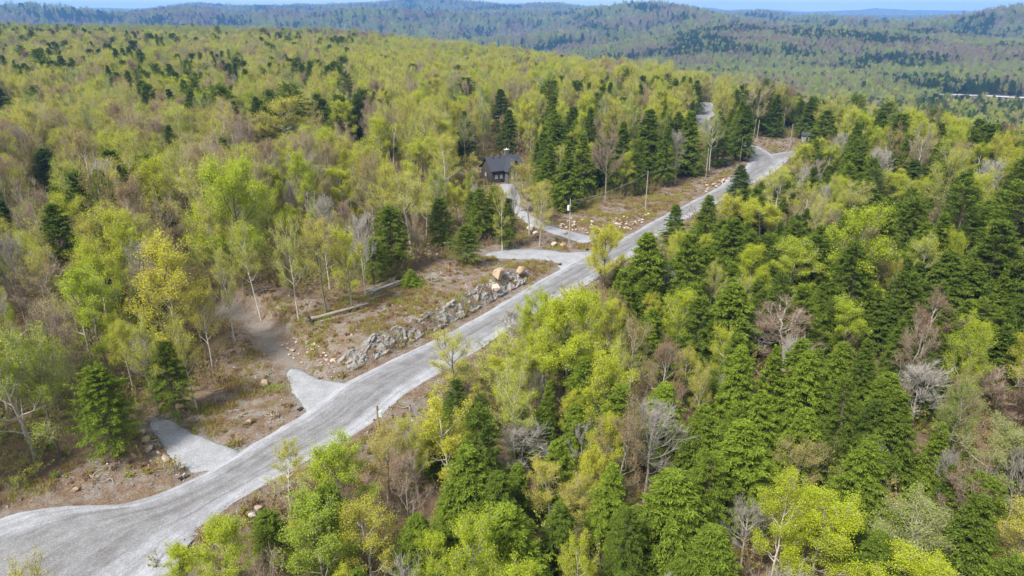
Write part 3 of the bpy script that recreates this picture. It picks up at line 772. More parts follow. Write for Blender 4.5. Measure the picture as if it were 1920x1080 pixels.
# ------------------------------------------------------------------ where trees stand
# (x of crown, y of top, y of foot or None, crown width, kind, tint, own label)  -- photo pixels, turned into ground points below
SAL = [
 (70, 622, 868, 165, 'sparse', .80, 'pale-trunked leaning tree with fresh green leaves near the lower road bend'),
 (115, 640, 862, 120, 'sparse', .78, 'twin-stemmed slim tree with light green leaves next to the leaning pale trunk'),
 (215, 688, 858, 122, 'rounded', .66, 'bright green hemlock with a small white sign nailed to its trunk'),
 (330, 646, 782, 98, 'rounded', .60, 'bushy green hemlock with bare lower trunk between the two gravel aprons'),
 (205, 508, 712, 112, 'leafy', .76, 'lime-green tree with dark forked trunk just behind the sign-bearing hemlock'),
 (105, 500, 642, 150, 'budding', .12, 'reddish-brown budding tree standing at the pale rock heap'),
 (345, 460, 706, 135, 'leafy', .45, 'golden-yellow tree with wide crown at the bank above the first gravel apron'),
 (400, 560, 706, 60, 'sparse', .44, 'slim golden sapling tree close against the wide golden-yellow tree'),
 (418, 378, 560, 80, 'sparse', .50, 'slender yellow tree with straight pale trunk at the end of the dirt track'),
 (325, 375, 500, 80, 'budding', .22, 'orange-brown budding tree up behind the wide golden-yellow tree'),
 (458, 288, 545, 130, 'dense', .74, 'tall leaning lime tree with white trunk rooted at the brush heap'),
 (525, 350, 480, 80, 'leafy', .70, 'rounded lime-green tree just past the leaning white-trunked lime tree'),
 (612, 404, 590, 74, 'sparse', .45, 'straight pale-trunked yellow tree behind the fallen log'),
 (650, 316, 440, 80, 'leafy', .60, 'yellow-green crown above the straight pale-trunked yellow tree'),
 (685, 410, 556, 55, 'bare', .3, 'thin white-stemmed bare tree rising behind the log heap'),
 (735, 392, 512, 85, 'rounded', .60, 'dark green hemlock standing behind the log heap'),
 (708, 446, 530, 60, 'rounded', .70, 'small bright hemlock beside the thin white-stemmed bare tree'),
 (770, 338, 480, 100, 'sparse', .50, 'airy yellow tree over the dark hemlock behind the log heap'),
 (875, 424, 496, 68, 'rounded', .60, 'squat green hemlock standing alone before the pale stone patch'),
 (905, 352, 450, 62, 'rounded', .65, 'hemlock below the black-roofed house'),
 (550, 184, 310, 112, 'sparse', .47, 'big golden-yellow crown rising high in the mid forest'), (507, 228, 312, 60, 'sparse', .45, None),
 (650, 190, 290, 52, 'leafy', .60, None), (790, 258, 360, 76, 'leafy', .62, None), (715, 228, 330, 62, 'leafy', .64, None),
 (942, 167, 250, 40, 'hemlock', .25, 'lone dark hemlock spire standing high above the black-roofed house'),
 (990, 186, 270, 42, 'dense', .52, 'bright yellow tree next to the lone dark hemlock spire'),
 (100, 278, 365, 64, 'hemlock', .35, None), (20, 368, 490, 90, 'hemlock', .30, None), (12, 160, 260, 80, 'hemlock', .30, None),
 (45, 72, None, 40, 'pine', .3, None), (160, 105, None, 62, 'rounded', .35, None), (185, 92, None, 40, 'rounded', .3, None), (130, 85, None, 50, 'rounded', .35, None), (300, 70, None, 34, 'rounded', .35, None),
 (355, 100, None, 60, 'rounded', .4, None), (330, 72, None, 40, 'rounded', .3, None), (448, 100, None, 40, 'rounded', .3, None), (505, 52, None, 30, 'pine', .3, None), (580, 56, None, 26, 'rounded', .3, None),
 (735, 64, None, 60, 'pine', .3, 'broad dark pine standing out on the ridge crest'), (845, 68, None, 34, 'rounded', .3, None), (882, 72, None, 34, 'rounded', .3, None),
 (775, 120, None, 32, 'rounded', .3, None), (640, 108, None, 56, 'rounded', .4, None), (568, 120, None, 34, 'rounded', .3, None), (818, 140, None, 32, 'rounded', .35, None), (600, 75, None, 50, 'rounded', .35, None), (690, 70, None, 34, 'pine', .35, None),
 (635, 180, None, 32, 'rounded', .4, None), (868, 145, None, 22, 'rounded', .3, None), (948, 105, None, 18, 'rounded', .3, None),
 (1025, 268, 385, 58, 'hemlock', .6, None), (1062, 275, 395, 60, 'hemlock', .62, None), (1100, 200, 330, 46, 'hemlock', .45, None), (1090, 250, 370, 50, 'hemlock', .6, None),
 (1165, 228, 345, 56, 'hemlock', .5, None), (1207, 205, 340, 62, 'hemlock', .45, None), (1240, 235, 350, 44, 'hemlock', .5, None), (1285, 208, 330, 66, 'hemlock', .62, None), (1345, 208, 312, 54, 'hemlock', .42, None), (1390, 196, 302, 42, 'hemlock', .4, None),
 (1305, 150, 215, 28, 'hemlock', .35, None), (1452, 178, 258, 36, 'hemlock', .35, None), (1538, 206, 285, 62, 'hemlock', .62, 'bright green hemlock standing before the small white hut'), (1480, 195, 250, 28, 'hemlock', .4, None),
 (1135, 252, 378, 62, 'budding', .08, 'white-stemmed budding tree at the forest edge above the stone bank'),
 (1265, 250, 345, 40, 'bare', .1, None), (1330, 225, 320, 50, 'sparse', .95, None),
 (1132, 418, 542, 68, 'dense', .49, 'glowing yellow tree standing alone at the driveway junction'),
 (993, 306, 440, 58, 'sparse', .40, 'golden tree beside the black-roofed house on the driveway'), (880, 291, 352, 46, 'sparse', .40, 'orange-yellow tree at the gable of the black-roofed house'),
 (1062, 562, 760, 132, 'dense', .66, 'big vivid lime-green tree leaning over the road shoulder'), (1012, 556, 700, 90, 'leafy', .72, 'lime-green crown touching the road beside the vivid lime tree'),
 (1100, 545, 700, 80, 'leafy', .66, None),
 (955, 578, 668, 62, 'bare', .2, 'small bare tree in front of the road, its twigs crossing the gravel'), (855, 618, 762, 84, 'sparse', .50, 'thin yellow tree reaching up over the road shoulder'),
 (945, 648, 800, 130, 'sparse', .58, 'bushy olive-yellow tree below the small bare roadside tree'), (842, 748, 918, 122, 'leafy', .50, 'round-headed yellow tree with pale trunk by the lower roadside post'),
 (1205, 434, 615, 108, 'hemlock', .66, 'massive hemlock beside the road across from the glowing yellow tree'), (1278, 440, 620, 92, 'hemlock', .62, None), (1262, 384, 500, 60, 'hemlock', .5, None), (1314, 364, 480, 72, 'hemlock', .6, None),
 (1384, 308, 372, 42, 'hemlock', .3, 'small dark hemlock poking up in front of the far road'), (1360, 410, 560, 90, 'hemlock', .55, None),
 (1402, 468, 575, 72, 'dense', .66, 'brightest lime crown among the hemlocks past the road'), (1468, 452, 590, 88, 'leafy', .70, None),
 (1244, 505, 610, 60, 'bare', .2, None), (1355, 530, 690, 112, 'hemlock', .68, None), (1300, 560, 720, 90, 'hemlock', .5, None),
 (1468, 574, 700, 122, 'budding', .05, 'rounded reddish-brown budding crown among the hemlocks'), (1722, 556, 690, 96, 'budding', .08, 'wide brown budding tree with pale forked limbs'), (1390, 600, 690, 70, 'bare', .1, None),
 (1575, 568, 690, 82, 'leafy', .74, None), (1215, 596, 720, 62, 'hemlock', .78, None),
 (1365, 646, 830, 92, 'hemlock', .82, None), (1425, 650, 810, 70, 'hemlock', .8, None), (1490, 655, 830, 92, 'hemlock', .8, None), (1545, 640, 800, 70, 'hemlock', .75, None), (1600, 630, 780, 70, 'hemlock', .5, None), (1228, 714, 850, 104, 'hemlock', .88, None),
 (1372, 796, 985, 130, 'hemlock', .80, 'large shaggy hemlock just past the bare grey tree'), (1480, 760, 920, 90, 'hemlock', .72, None), (1310, 760, 930, 100, 'hemlock', .62, None), (1415, 730, 880, 80, 'hemlock', .85, None),
 (1208, 772, 940, 118, 'bare', .5, 'whitish bare tree with a fan of fine twigs among the hemlocks'),
 (1520, 930, 1100, 155, 'dense', .68, 'brilliant lime tree glowing among dark hemlocks near the lower edge'),
 (965, 955, 1130, 155, 'hemlock', .90, 'sunlit light green hemlock at the lower edge of the photo'), (925, 880, 1040, 110, 'hemlock', .40, None), (1080, 760, 880, 74, 'hemlock', .72, None), (1050, 828, 960, 92, 'hemlock', .72, None), (1130, 868, 1030, 90, 'hemlock', .82, None),
 (1245, 886, 1080, 160, 'hemlock', .66, None), (1585, 826, 1000, 112, 'hemlock', .70, None), (1725, 796, 920, 64, 'hemlock', .85, None), (1690, 905, 1030, 84, 'hemlock', .85, None), (1310, 990, 1160, 130, 'hemlock', .6, None), (1620, 1000, 1150, 110, 'hemlock', .5, None),
 (1480, 828, 950, 96, 'budding', .34, 'tan budding tree wedged between two tall hemlocks'), (1835, 790, 960, 145, 'sparse', .98, 'wide greyish-green tree with open branches at the lower edge of the hemlock stand'), (1690, 945, 1090, 165, 'sparse', .99, None), (1880, 860, 1000, 90, 'bare', .4, None), (1700, 690, 820, 130, 'bare', .3, 'spreading pale bare tree above the small bright hemlocks'),
 (1880, 950, 1120, 120, 'sparse', .45, None), (1690, 1050, 1200, 165, 'dense', .66, None), (1860, 690, 800, 120, 'budding', .05, None), (1390, 950, 1060, 90, 'bare', .1, None),
 (975, 806, 905, 112, 'bare', .2, 'low grey bare tree beyond the round-headed yellow tree'), (1085, 800, 890, 56, 'bare', .2, None), (1030, 870, 1000, 84, 'sparse', .42, None), (1090, 905, 1010, 84, 'sparse', .42, None),
 (648, 826, 1010, 122, 'leafy', .78, 'soft green tree just below the road beside the lower shoulder'), (620, 950, 1130, 150, 'leafy', .86, None), (440, 985, 1120, 120, 'leafy', .72, None), (350, 1022, 1120, 74, 'leafy', .70, 'lowest lime shrub-like tree at the road edge'), (735, 806, 960, 92, 'sparse', .36, None), (545, 836, 960, 66, 'sparse', .50, None), (700, 955, 1110, 132, 'sparse', .50, None), (810, 1000, 1120, 90, 'leafy', .74, None), (1080, 1010, 1140, 80, 'leafy', .60, None),
 (780, 960, 1090, 90, 'hemlock', .55, None), (850, 920, 1040, 84, 'hemlock', .7, None), (1900, 545, 680, 100, 'hemlock', .35, None), (1790, 490, 640, 110, 'hemlock', .45, None), (1750, 470, 610, 90, 'hemlock', .45, None),
 (1650, 560, 670, 80, 'hemlock', .4, None), (1850, 610, 740, 90, 'hemlock', .45, None), (1660, 330, 420, 70, 'leafy', .64, None), (1815, 275, 360, 52, 'dense', .68, 'rounded lime crown among the dark far hemlocks'), (1700, 300, 390, 60, 'hemlock', .3, None), (1610, 330, 430, 70, 'hemlock', .45, None), (1580, 345, 450, 70, 'sparse', .55, None), (1450, 320, 420, 90, 'sparse', .62, None), (1500, 275, 350, 50, 'leafy', .58, None), (1545, 275, 350, 40, 'leafy', .7, None),
 (942, 350, 470, 36, 'sparse', .52, None), (962, 352, 466, 30, 'bare', .2, None), (1012, 340, 462, 44, 'sparse', .48, None), (925, 350, 446, 48, 'rounded', .6, None), (888, 362, 440, 50, 'rounded', .5, None), (950, 372, 468, 40, 'rounded', .62, None), (860, 345, 430, 50, 'leafy', .58, None), (1015, 345, 420, 40, 'sparse', .45, None), (830, 370, 470, 60, 'rounded', .5, None), (440, 480, 640, 50, 'sparse', .55, None), (560, 420, 600, 64, 'sparse', .60, None), (660, 430, 580, 60, 'leafy', .58, None), (490, 430, 600, 60, 'sparse', .62, None), (300, 610, 790, 70, 'sparse', .58, None), (370, 600, 770, 60, 'sparse', .5, None),
 (1420, 375, 470, 90, 'leafy', .58, None), (1500, 360, 450, 60, 'budding', .3, None), (1370, 365, 450, 60, 'leafy', .52, None),
]
DEFAULT_H = {'dense': 16, 'leafy': 19, 'sparse': 21, 'budding': 20, 'bare': 16, 'hemlock': 18, 'pine': 21, 'rounded': 18}

# screen areas that the photo shows clear (road, banks, house, lots)
KEEP = [
 [(-50, 1090), (-50, 915), (110, 895), (280, 800), (330, 788), (445, 650), (505, 600), (560, 595), (700, 575), (800, 520), (930, 468), (960, 425), (975, 372), (1000, 400), (1100, 440), (1168, 436), (1240, 398), (1335, 345), (1396, 300), (1390, 262), (1420, 270), (1500, 275), (1484, 295), (1450, 325), (1380, 365), (1290, 415), (1204, 468), (1130, 520), (1090, 548), (985, 604), (885, 672), (800, 725), (740, 800), (640, 840), (520, 912), (415, 980), (330, 1050), (312, 1090)],
 [(893, 268), (985, 268), (988, 335), (940, 342), (893, 325)],
 [(1050, 445), (1060, 385), (1150, 372), (1225, 365), (1240, 405), (1170, 440)],
 [(1240, 400), (1250, 352), (1330, 318), (1395, 300), (1400, 315), (1340, 355)],
 [(1405, 266), (1430, 250), (1522, 238), (1522, 280)],
 [(1306, 238), (1308, 200), (1340, 198), (1335, 238)],
]
def crown_clear(x, y, z, H, W):
    ok = np.ones(np.shape(x), bool)
    for fx, fz in ((0, 0.98), (0, 0.8), (-0.4, 0.7), (0.4, 0.7), (-0.35, 0.5), (0.35, 0.5), (0, 0.6), (0, 0.4), (-0.2, 0.9), (0.2, 0.9)):
        u, v, f = proj(x + fx * W, y, z + fz * H)
        for k in KEEP: ok &= ~in_poly(u, v, k)
    return ok

TREES = []      # dicts: x y z H W kind tint label
for (u, vt, vf, w, kind, tint, lab) in SAL:
    if vf is not None:
        d = ray(u, vf)
        p = at(u, vf) if vf < 1076 else None
        if p is None:
            q = flat(u, vf); p = np.array((q[0], q[1], float(Z(q[0], q[1]))))
    else:
        Ht = 22.0
        p = at(u, vt, Ht)
    d = ray(u, vt); t = p[1] / d[1]
    ztop = CAM_H + d[2] * t
    Ht = max(4.0, float(ztop - p[2])) if vf is not None else Ht
    f = proj(p[0], p[1], p[2] + Ht * 0.6)[2]
    TREES.append(dict(x=p[0], y=p[1], z=p[2], H=Ht, W=0.66 * Ht if vf is None else w / FPX * f * (1.28 if kind == 'hemlock' else 1.05), kind=kind, tint=tint, label=lab, sal=True))
sx = np.array([t['x'] for t in TREES]); sy = np.array([t['y'] for t in TREES]); sw = np.array([t['W'] for t in TREES])
print('salient', len(TREES), 'H range', min(t['H'] for t in TREES), max(t['H'] for t in TREES), 'W', min(sw), max(sw))

def jitter_grid(y0, y1, cell, seed, amax=0.82):
    g = np.random.default_rng(seed)
    xs = np.arange(-amax * y1 - 30, amax * y1 + 30, cell); ys = np.arange(y0, y1, cell)
    X, Y = np.meshgrid(xs, ys)
    X = X + np.where((np.arange(len(ys)) % 2)[:, None], cell / 2, 0)
    X = (X + g.uniform(-0.42, 0.42, X.shape) * cell).ravel(); Y = (Y + g.uniform(-0.42, 0.42, Y.shape) * cell).ravel()
    m = np.abs(X) < amax * Y + 22
    return X[m], Y[m], g

def assign(x, y, g):
    """kind and tint of random trees by place"""
    n = len(x)
    z = Z(x, y)
    u, v, _ = proj(x, y, z)
    _, _, side = seg_dist(x, y, ROAD_C + [tuple(BRANCH_R[1]), tuple(BRANCH_R[-1])])
    rd = road_dist(x, y)[0]
    left = np.where(y < 300, side > 0, x < 0.33 * y)
    n1 = fbm(x / 45, y / 45, 51, 3); n2 = fbm(x / 160, y / 160, 57, 3); n3 = fbm(x / 30, y / 30, 63, 2)
    pc = np.where(left, 0.05 + 0.28 * (n1 > 0.62), 0.66 + 1.0 * (n1 - 0.5))
    tl = left & (y > 220) & (x < -0.22 * y)
    pc = np.where(tl, 0.06 + 0.55 * (n1 > 0.575), pc)
    pc = np.where(left & (y > 330) & ~tl, 0.035 + 0.2 * (n1 > 0.68), pc)
    row = left & (u > 1010) & (u < 1480) & (v > 215) & (v < 420)
    pc = np.where(row, 0.62, pc)
    pc = np.where(~left & (rd < 14), 0.30, pc)
    pc = np.where(~left & (v < 400) & (u > 1500) & (y < 420), 0.74, pc)
    far = y > 900
    pc = np.where(far, 0.16 + 0.66 * (fbm(x / 170, y / 170, 71, 4) > 0.555), pc)
    # fractions of the rest: leafy, sparse, budding, bare
    F = np.tile(np.array((0.24, 0.38, 0.31, 0.07)), (n, 1))
    mid = left & (x > -0.22 * y) & (y > 150)
    F[mid] = (0.42, 0.42, 0.12, 0.04)
    F[tl] = (0.22, 0.40, 0.28, 0.10)
    F[~left] = (0.45, 0.20, 0.20, 0.15)
    F[~left & (rd < 16)] = (0.45, 0.40, 0.08, 0.07)
    st_ = sstep(0.4, 0.6, fbm(x / 260, y / 260, 91, 3))
    F[far] = (np.stack([0.10 * st_, 0.12 + 0.5 * st_, 0.55 - 0.35 * st_, 0.05 - 0.02 * st_], 1))[far]
    F[:, 0] *= 0.5 + n2; F[:, 2] *= 1.6 - n2 * 1.2
    c = np.cumsum(F, 1); c /= c[:, -1:]
    r = g.uniform(0, 1, n)
    kind = np.array(['leafy', 'sparse', 'budding', 'bare'])[(r[:, None] > c).sum(1)]
    con = g.uniform(0, 1, n) < pc
    kind = np.where(con, np.array(['pine', 'rounded', 'hemlock'])[np.searchsorted([0.07, 0.40], g.uniform(0, 1, n))], kind)
    tint = np.zeros(n); rr = g.uniform(0, 1, n)
    tint = np.where(kind == 'leafy', 0.52 + 0.21 * rr + 0.12 * (n3 - 0.5), tint)
    tint = np.where(kind == 'sparse', np.where(g.uniform(0, 1, n) < 0.15, 0.85 + 0.15 * rr, 0.44 + 0.22 * rr), tint)
    tint = np.where(kind == 'budding', 0.04 + 0.34 * rr, tint)
    tint = np.where(con, np.clip(np.where(left, 0.22, 0.30) + 0.45 * rr, 0, 1), tint)
    tint = np.where(far & con, 0.05 + 0.2 * rr, tint)
    tint = np.where(mid & (kind == 'leafy'), tint - 0.05, tint)
    tint = np.where(far & (kind == 'sparse'), 0.80 + 0.10 * rr, tint); tint = np.where(far & (kind == 'budding'), 0.12 * rr, tint)
    return kind, tint, z

def horizon_cull(x, y, z, depth=22.0):
    """drop what lies deep behind a rise (also from a few steps to the side)"""
    az = np.linspace(-0.9, 0.9, 240); dist = np.concatenate([np.arange(300, 3000, 25), np.arange(3000, 13000, 90)])
    A, D = np.meshgrid(az, dist, indexing='ij')
    e = (H0(A * D, D) + 4 - CAM_H) / D
    run = np.maximum.accumulate(e, 1)
    i = np.clip(((x / y) + 0.9) / 1.8 * 239, 0, 239).astype(int); j = np.clip(np.searchsorted(dist, y) - 1, 0, len(dist) - 1)
    lim = run[i, j]
    return (z + depth - CAM_H) / y > lim

VALLEY = [(640, 1100), (710, 1075), (780, 1055), (880, 1040), (960, 1030)]
def lod(y0, y1, cell, seed, scale, relax=False):
    x, y, g = jitter_grid(y0, y1, cell, seed)
    d = clear_dist(x, y)
    near = y < 420
    keep = d > 3.0
    vmk = np.zeros(len(x)); vmk[near] = verge_mask(x[near], y[near])
    keep &= vmk < 0.25
    if y1 > 700:
        vd = seg_dist(x, y, VALLEY)[0]; keep &= ~((vd < 14) | ((vd < 160) & (y < np.interp(x, [p[0] for p in VALLEY], [p[1] for p in VALLEY])) & (x > 600)))
    for ap in (APRON_A, APRON_B, APRON_C):
        keep &= ~in_poly(x, y, [tuple(flat(*p)) for p in ap])
    x, y = x[keep], y[keep]
    kind, tint, z = assign(x, y, g)
    if y1 > 1000:
        m = horizon_cull(x, y, z); x, y, z, kind, tint = x[m], y[m], z[m], kind[m], tint[m]
    n = len(x)
    base = np.array([DEFAULT_H[k] for k in kind]) * g.uniform(0.66, 1.15, n) * scale
    con = (kind == 'hemlock') | (kind == 'pine') | (kind == 'rounded')
    base = np.where(con & (y > 200) & (y < 900) & (x < -0.2 * y), base * 1.22, base)
    W = np.where(con, 0.56, 0.43) * base * g.uniform(0.80, 1.22, n)
    if y0 < 330:
        if relax:
            ax_ = np.array([t['x'] for t in TREES]); ay_ = np.array([t['y'] for t in TREES])
            gone = np.array([np.min(np.hypot(ax_ - a, ay_ - b)) for a, b in zip(x, y)]) < 2.3
        young = (g.uniform(0, 1, n) < 0.16) & con
        base = np.where(young, base * 0.55, base); W = np.where(young, W * 0.6, W)
        # low growth next to the road
        ok = crown_clear(x, y, z, base, W)
        small = ~ok
        b2 = base * 0.45; w2 = W * 0.5
        ok2 = crown_clear(x, y, z, b2, w2) & (g.uniform(0, 1, n) < 0.6)
        base = np.where(small, b2, base); W = np.where(small, w2, W)
        k = ok | ok2
        dd = np.min((np.hypot(x[:, None] - sx[None], y[:, None] - sy[None]) - 0.36 * sw[None]), 1)
        k &= dd > (-5 if relax else 0.30 * W)
        if relax:
            sd_ = seg_dist(x, y, ROAD_C + [tuple(BRANCH_R[1]), tuple(BRANCH_R[-1])])[2]
            k &= ~gone & ((sd_ < 0) | (g.uniform(0, 1, n) < 0.15))
        # do not hide the trees that stand out in the photo
        u, v, f = proj(x, y, z + 0.8 * base)
        for t in TREES[:len(sx)]:
            us, vs, fs = proj(t['x'], t['y'], t['z'] + 0.68 * t['H'])
            ws = t['W'] / fs * FPX; hs = t['H'] / fs * FPX * 0.35
            wt = W / f * FPX; ut, vt, _ = proj(x, y, z + 0.68 * base); ht = base / f * FPX * 0.35
            ka, kb = (0.20, 0.45) if relax else (0.33, 0.62)
            over = (np.abs(ut - us) < ka * (ws + wt)) & (np.abs(vt - vs) < kb * (hs + ht)) & (f < fs)
            k &= ~over
        x, y, z, kind, tint, base, W = (q[k] for q in (x, y, z, kind, tint, base, W))
    return [dict(x=a, y=b, z=c, H=d_, W=e, kind=f, tint=float(t), label=None, sal=False) for a, b, c, d_, e, f, t in zip(x, y, z, base, W, kind, tint)]

TREES += lod(30, 330, 5.4, 11, 1.0)
TREES += lod(30, 300, 4.2, 16, 0.62, True)
n_near = len(TREES)
TREES += lod(330, 900, 7.2, 12, 1.0)
n_mid = len(TREES)
WOODS = lod(900, 2600, 9.0, 13, 1.1) + lod(2600, 8200, 23.0, 14, 2.3)
print('trees', n_near, n_mid, len(WOODS), time.time() - T0)

# the largest in view become objects of their own
FAMILY = {'hemlock': 'hemlock_tree', 'rounded': 'hemlock_tree', 'pine': 'hemlock_tree', 'leafy': 'leafing_tree', 'dense': 'leafing_tree', 'sparse': 'leafing_tree', 'budding': 'bare_tree', 'bare': 'bare_tree'}
LIMIT = {'hemlock_tree': 300, 'leafing_tree': 300, 'bare_tree': 200}
for t in TREES:
    u, v, f = proj(t['x'], t['y'], t['z'] + 0.7 * t['H'])
    t['u'], t['v'], t['f'] = float(u), float(v), float(f)
    t['px'] = t['W'] / f * FPX
    t['seen'] = -20 < u < 1940 and v < 1085
own = {k: [] for k in LIMIT}
for t in sorted(TREES, key=lambda t: (not t['sal'], -t['px'])):
    fam = FAMILY[t['kind']]
    if t['seen'] and len(own[fam]) < LIMIT[fam]:
        own[fam].append(t); t['own'] = True
    else: t['own'] = False

var_rng = np.random.default_rng(99)
def pick(t):
    k = int(var_rng.integers(len(VAR[t['kind']])))
    return k

OWN_OBJ = []
for fam, lst in own.items():
    for t in lst:
        k = pick(t)
        tm, cmh, h, w = VAR[t['kind']][k]
        root = new_obj(fam, None)
        root.location = (t['x'], t['y'], t['z'] - 0.15)
        root.rotation_euler = (float(var_rng.normal(0, 0.035)), float(var_rng.normal(0, 0.035)), float(var_rng.uniform(0, 6.28)))
        sxy = t['W'] / w; sz = t['H'] / h
        root.scale = (sxy, sxy, sz)
        root.empty_display_size = 0.5
        a = new_obj('trunk', tm, root); c = new_obj('crown', cmh, root)
        a['tint'] = t['tint']; c['tint'] = t['tint']
        OWN_OBJ.append((t, root))
print('own', {k: len(v) for k, v in own.items()}, time.time() - T0)

# ------------------------------------------------------------------ instanced masses
def hidden_source(name, me):
    o = bpy.data.objects.new(name, me)          # not linked to the scene: only a source for the masses below
    return o

def scatter(name, pts, sources, props):
    """pts: (n,3); arrays vid, rot, scl (n,3), tint. sources: list of lists of meshes, parallel"""
    n = len(pts)
    me = bpy.data.meshes.new(name); me.vertices.add(n); me.vertices.foreach_set('co', np.asarray(pts, np.float32).ravel())
    for nm, tp, arr in (('vid', 'INT', props['vid']), ('rot', 'FLOAT_VECTOR', props['rot']), ('scl', 'FLOAT_VECTOR', props['scl']), ('tint', 'FLOAT', props['tint'])):
        at_ = me.attributes.new(nm, tp, 'POINT')
        if tp == 'FLOAT_VECTOR': at_.data.foreach_set('vector', np.asarray(arr, np.float32).ravel())
        else: at_.data.foreach_set('value', np.asarray(arr, np.int32 if tp == 'INT' else np.float32))
    ob = new_obj(name, me, kind='stuff')
    ng = bpy.data.node_groups.new(name, 'GeometryNodeTree')
    ng.interface.new_socket('Geometry', in_out='INPUT', socket_type='NodeSocketGeometry')
    ng.interface.new_socket('Geometry', in_out='OUTPUT', socket_type='NodeSocketGeometry')
    N, L = ng.nodes, ng.links
    gi = N.new('NodeGroupInput'); go = N.new('NodeGroupOutput')
    mp = N.new('GeometryNodeMeshToPoints'); L.new(gi.outputs[0], mp.inputs['Mesh'])
    def attr(nm, tp):
        a = N.new('GeometryNodeInputNamedAttribute'); a.data_type = tp; a.inputs['Name'].default_value = nm
        return a.outputs['Attribute']
    av, ar, as_ = attr('vid', 'INT'), attr('rot', 'FLOAT_VECTOR'), attr('scl', 'FLOAT_VECTOR')
    e2r = N.new('FunctionNodeEulerToRotation'); L.new(ar, e2r.inputs[0])
    jn = N.new('GeometryNodeJoinGeometry')
    for s, lst in enumerate(sources):
        col = bpy.data.collections.new('%s_source' % name)
        for k, m in enumerate(lst):
            col.objects.link(hidden_source('%s_%d_%02d' % (name, s, k), m))
        ci = N.new('GeometryNodeCollectionInfo'); ci.inputs['Collection'].default_value = col
        ci.inputs['Separate Children'].default_value = True; ci.inputs['Reset Children'].default_value = True
        ip = N.new('GeometryNodeInstanceOnPoints')
        L.new(mp.outputs[0], ip.inputs['Points']); L.new(ci.outputs[0], ip.inputs['Instance'])
        ip.inputs['Pick Instance'].default_value = True
        L.new(av, ip.inputs['Instance Index']); L.new(e2r.outputs[0], ip.inputs['Rotation']); L.new(as_, ip.inputs['Scale'])
        L.new(ip.outputs[0], jn.inputs[0])
    L.new(jn.outputs[0], go.inputs[0])
    md = ob.modifiers.new('scatter', 'NODES'); md.node_group = ng
    return ob

ALLV = []; FIRST = {}
for k, lst in VAR.items():
    FIRST[k] = len(ALLV); ALLV += lst
def forest(name, lst, trunks=True):
    n = len(lst)
    pts = np.array([(t['x'], t['y'], t['z'] - 0.15) for t in lst])
    vid = np.array([FIRST[t['kind']] + pick(t) for t in lst])
    scl = np.array([(t['W'] / ALLV[i][3],) * 2 + (t['H'] / ALLV[i][2],) for t, i in zip(lst, vid)])
    rot = np.zeros((n, 3)); rot[:, 2] = var_rng.uniform(0, 6.28, n); rot[:, :2] = var_rng.normal(0, 0.04, (n, 2))
    src = [[a[1] for a in ALLV]] + ([[a[0] for a in ALLV]] if trunks else [])
    return scatter(name, pts, src, dict(vid=vid, rot=rot, scl=scl, tint=np.array([t['tint'] for t in lst])))
rest = [t for t in TREES if not t['own']]
o = forest('forest', rest); o['label'] = 'mixed spring forest of leafing trees and hemlocks around the road'; o['category'] = 'forest'
o = forest('distant_woods', WOODS, False); o['label'] = 'distant wooded hillsides across the valley'; o['category'] = 'forest'

# undergrowth
g = np.random.default_rng(41)
ux, uy, _ = jitter_grid(32, 330, 2.6, 42)
d = clear_dist(ux, uy); vmk = verge_mask(ux, uy)
side = seg_dist(ux, uy, ROAD_C)[2]
k = (d > 1.2) & (g.uniform(0, 1, len(ux)) < np.where(vmk > 0.5, 0.55, np.where(side > 0, 0.95, 0.85)))
for ap in (APRON_A, APRON_B, APRON_C): k &= ~in_poly(ux, uy, [tuple(flat(*p)) for p in ap])
ux, uy, vmk = ux[k], uy[k], vmk[k]; n = len(ux)
vid = np.where(vmk > 0.4, np.where(g.uniform(0, 1, n) < 0.5, 3, 0), g.choice([0, 1, 2, 4], n, p=[.2, .3, .3, .2]))
s = g.uniform(0.6, 1.3, n) * np.where(vmk > 0.4, 0.6, 1.0); rot = np.zeros((n, 3)); rot[:, 2] = g.uniform(0, 6.28, n)
tint = np.clip(fbm(ux / 22, uy / 22, 81, 3) * 1.5 - 0.25 + g.normal(0, 0.12, n), 0, 1)
o = scatter('undergrowth', np.stack([ux, uy, Z(ux, uy) - 0.05], -1), [SHRUBS], dict(vid=vid, rot=rot, scl=np.stack([s, s, s], -1), tint=tint))
o['label'] = 'low brown and olive brush covering the forest floor'; o['category'] = 'undergrowth'
# low dry brush on the open banks
ux, uy, _ = jitter_grid(42, 330, 1.25, 43)
d = clear_dist(ux, uy); vmk = verge_mask(ux, uy)
k = (d > 1.6) & (vmk > 0.35) & (g.uniform(0, 1, len(ux)) < 0.75 * sstep(0.35, 0.6, fbm(ux / 7, uy / 7, 83, 3)))
for ap in (APRON_A, APRON_B, APRON_C): k &= ~in_poly(ux, uy, [tuple(flat(*p)) for p in ap])
ux, uy = ux[k], uy[k]; n = len(ux); s = g.uniform(0.3, 0.75, n); rot = np.zeros((n, 3)); rot[:, 2] = g.uniform(0, 6.28, n)
o = scatter('brush', np.stack([ux, uy, Z(ux, uy) - 0.05], -1), [SHRUBS], dict(vid=np.where(g.uniform(0, 1, n) < 0.6, 3, 0), rot=rot, scl=np.stack([s, s, s * 0.8], -1), tint=np.clip(g.uniform(-0.1, 0.75, n), 0, 1)))
o['label'] = 'low dry brush on the disturbed banks'; o['category'] = 'brush'
print('masses', n, time.time() - T0)
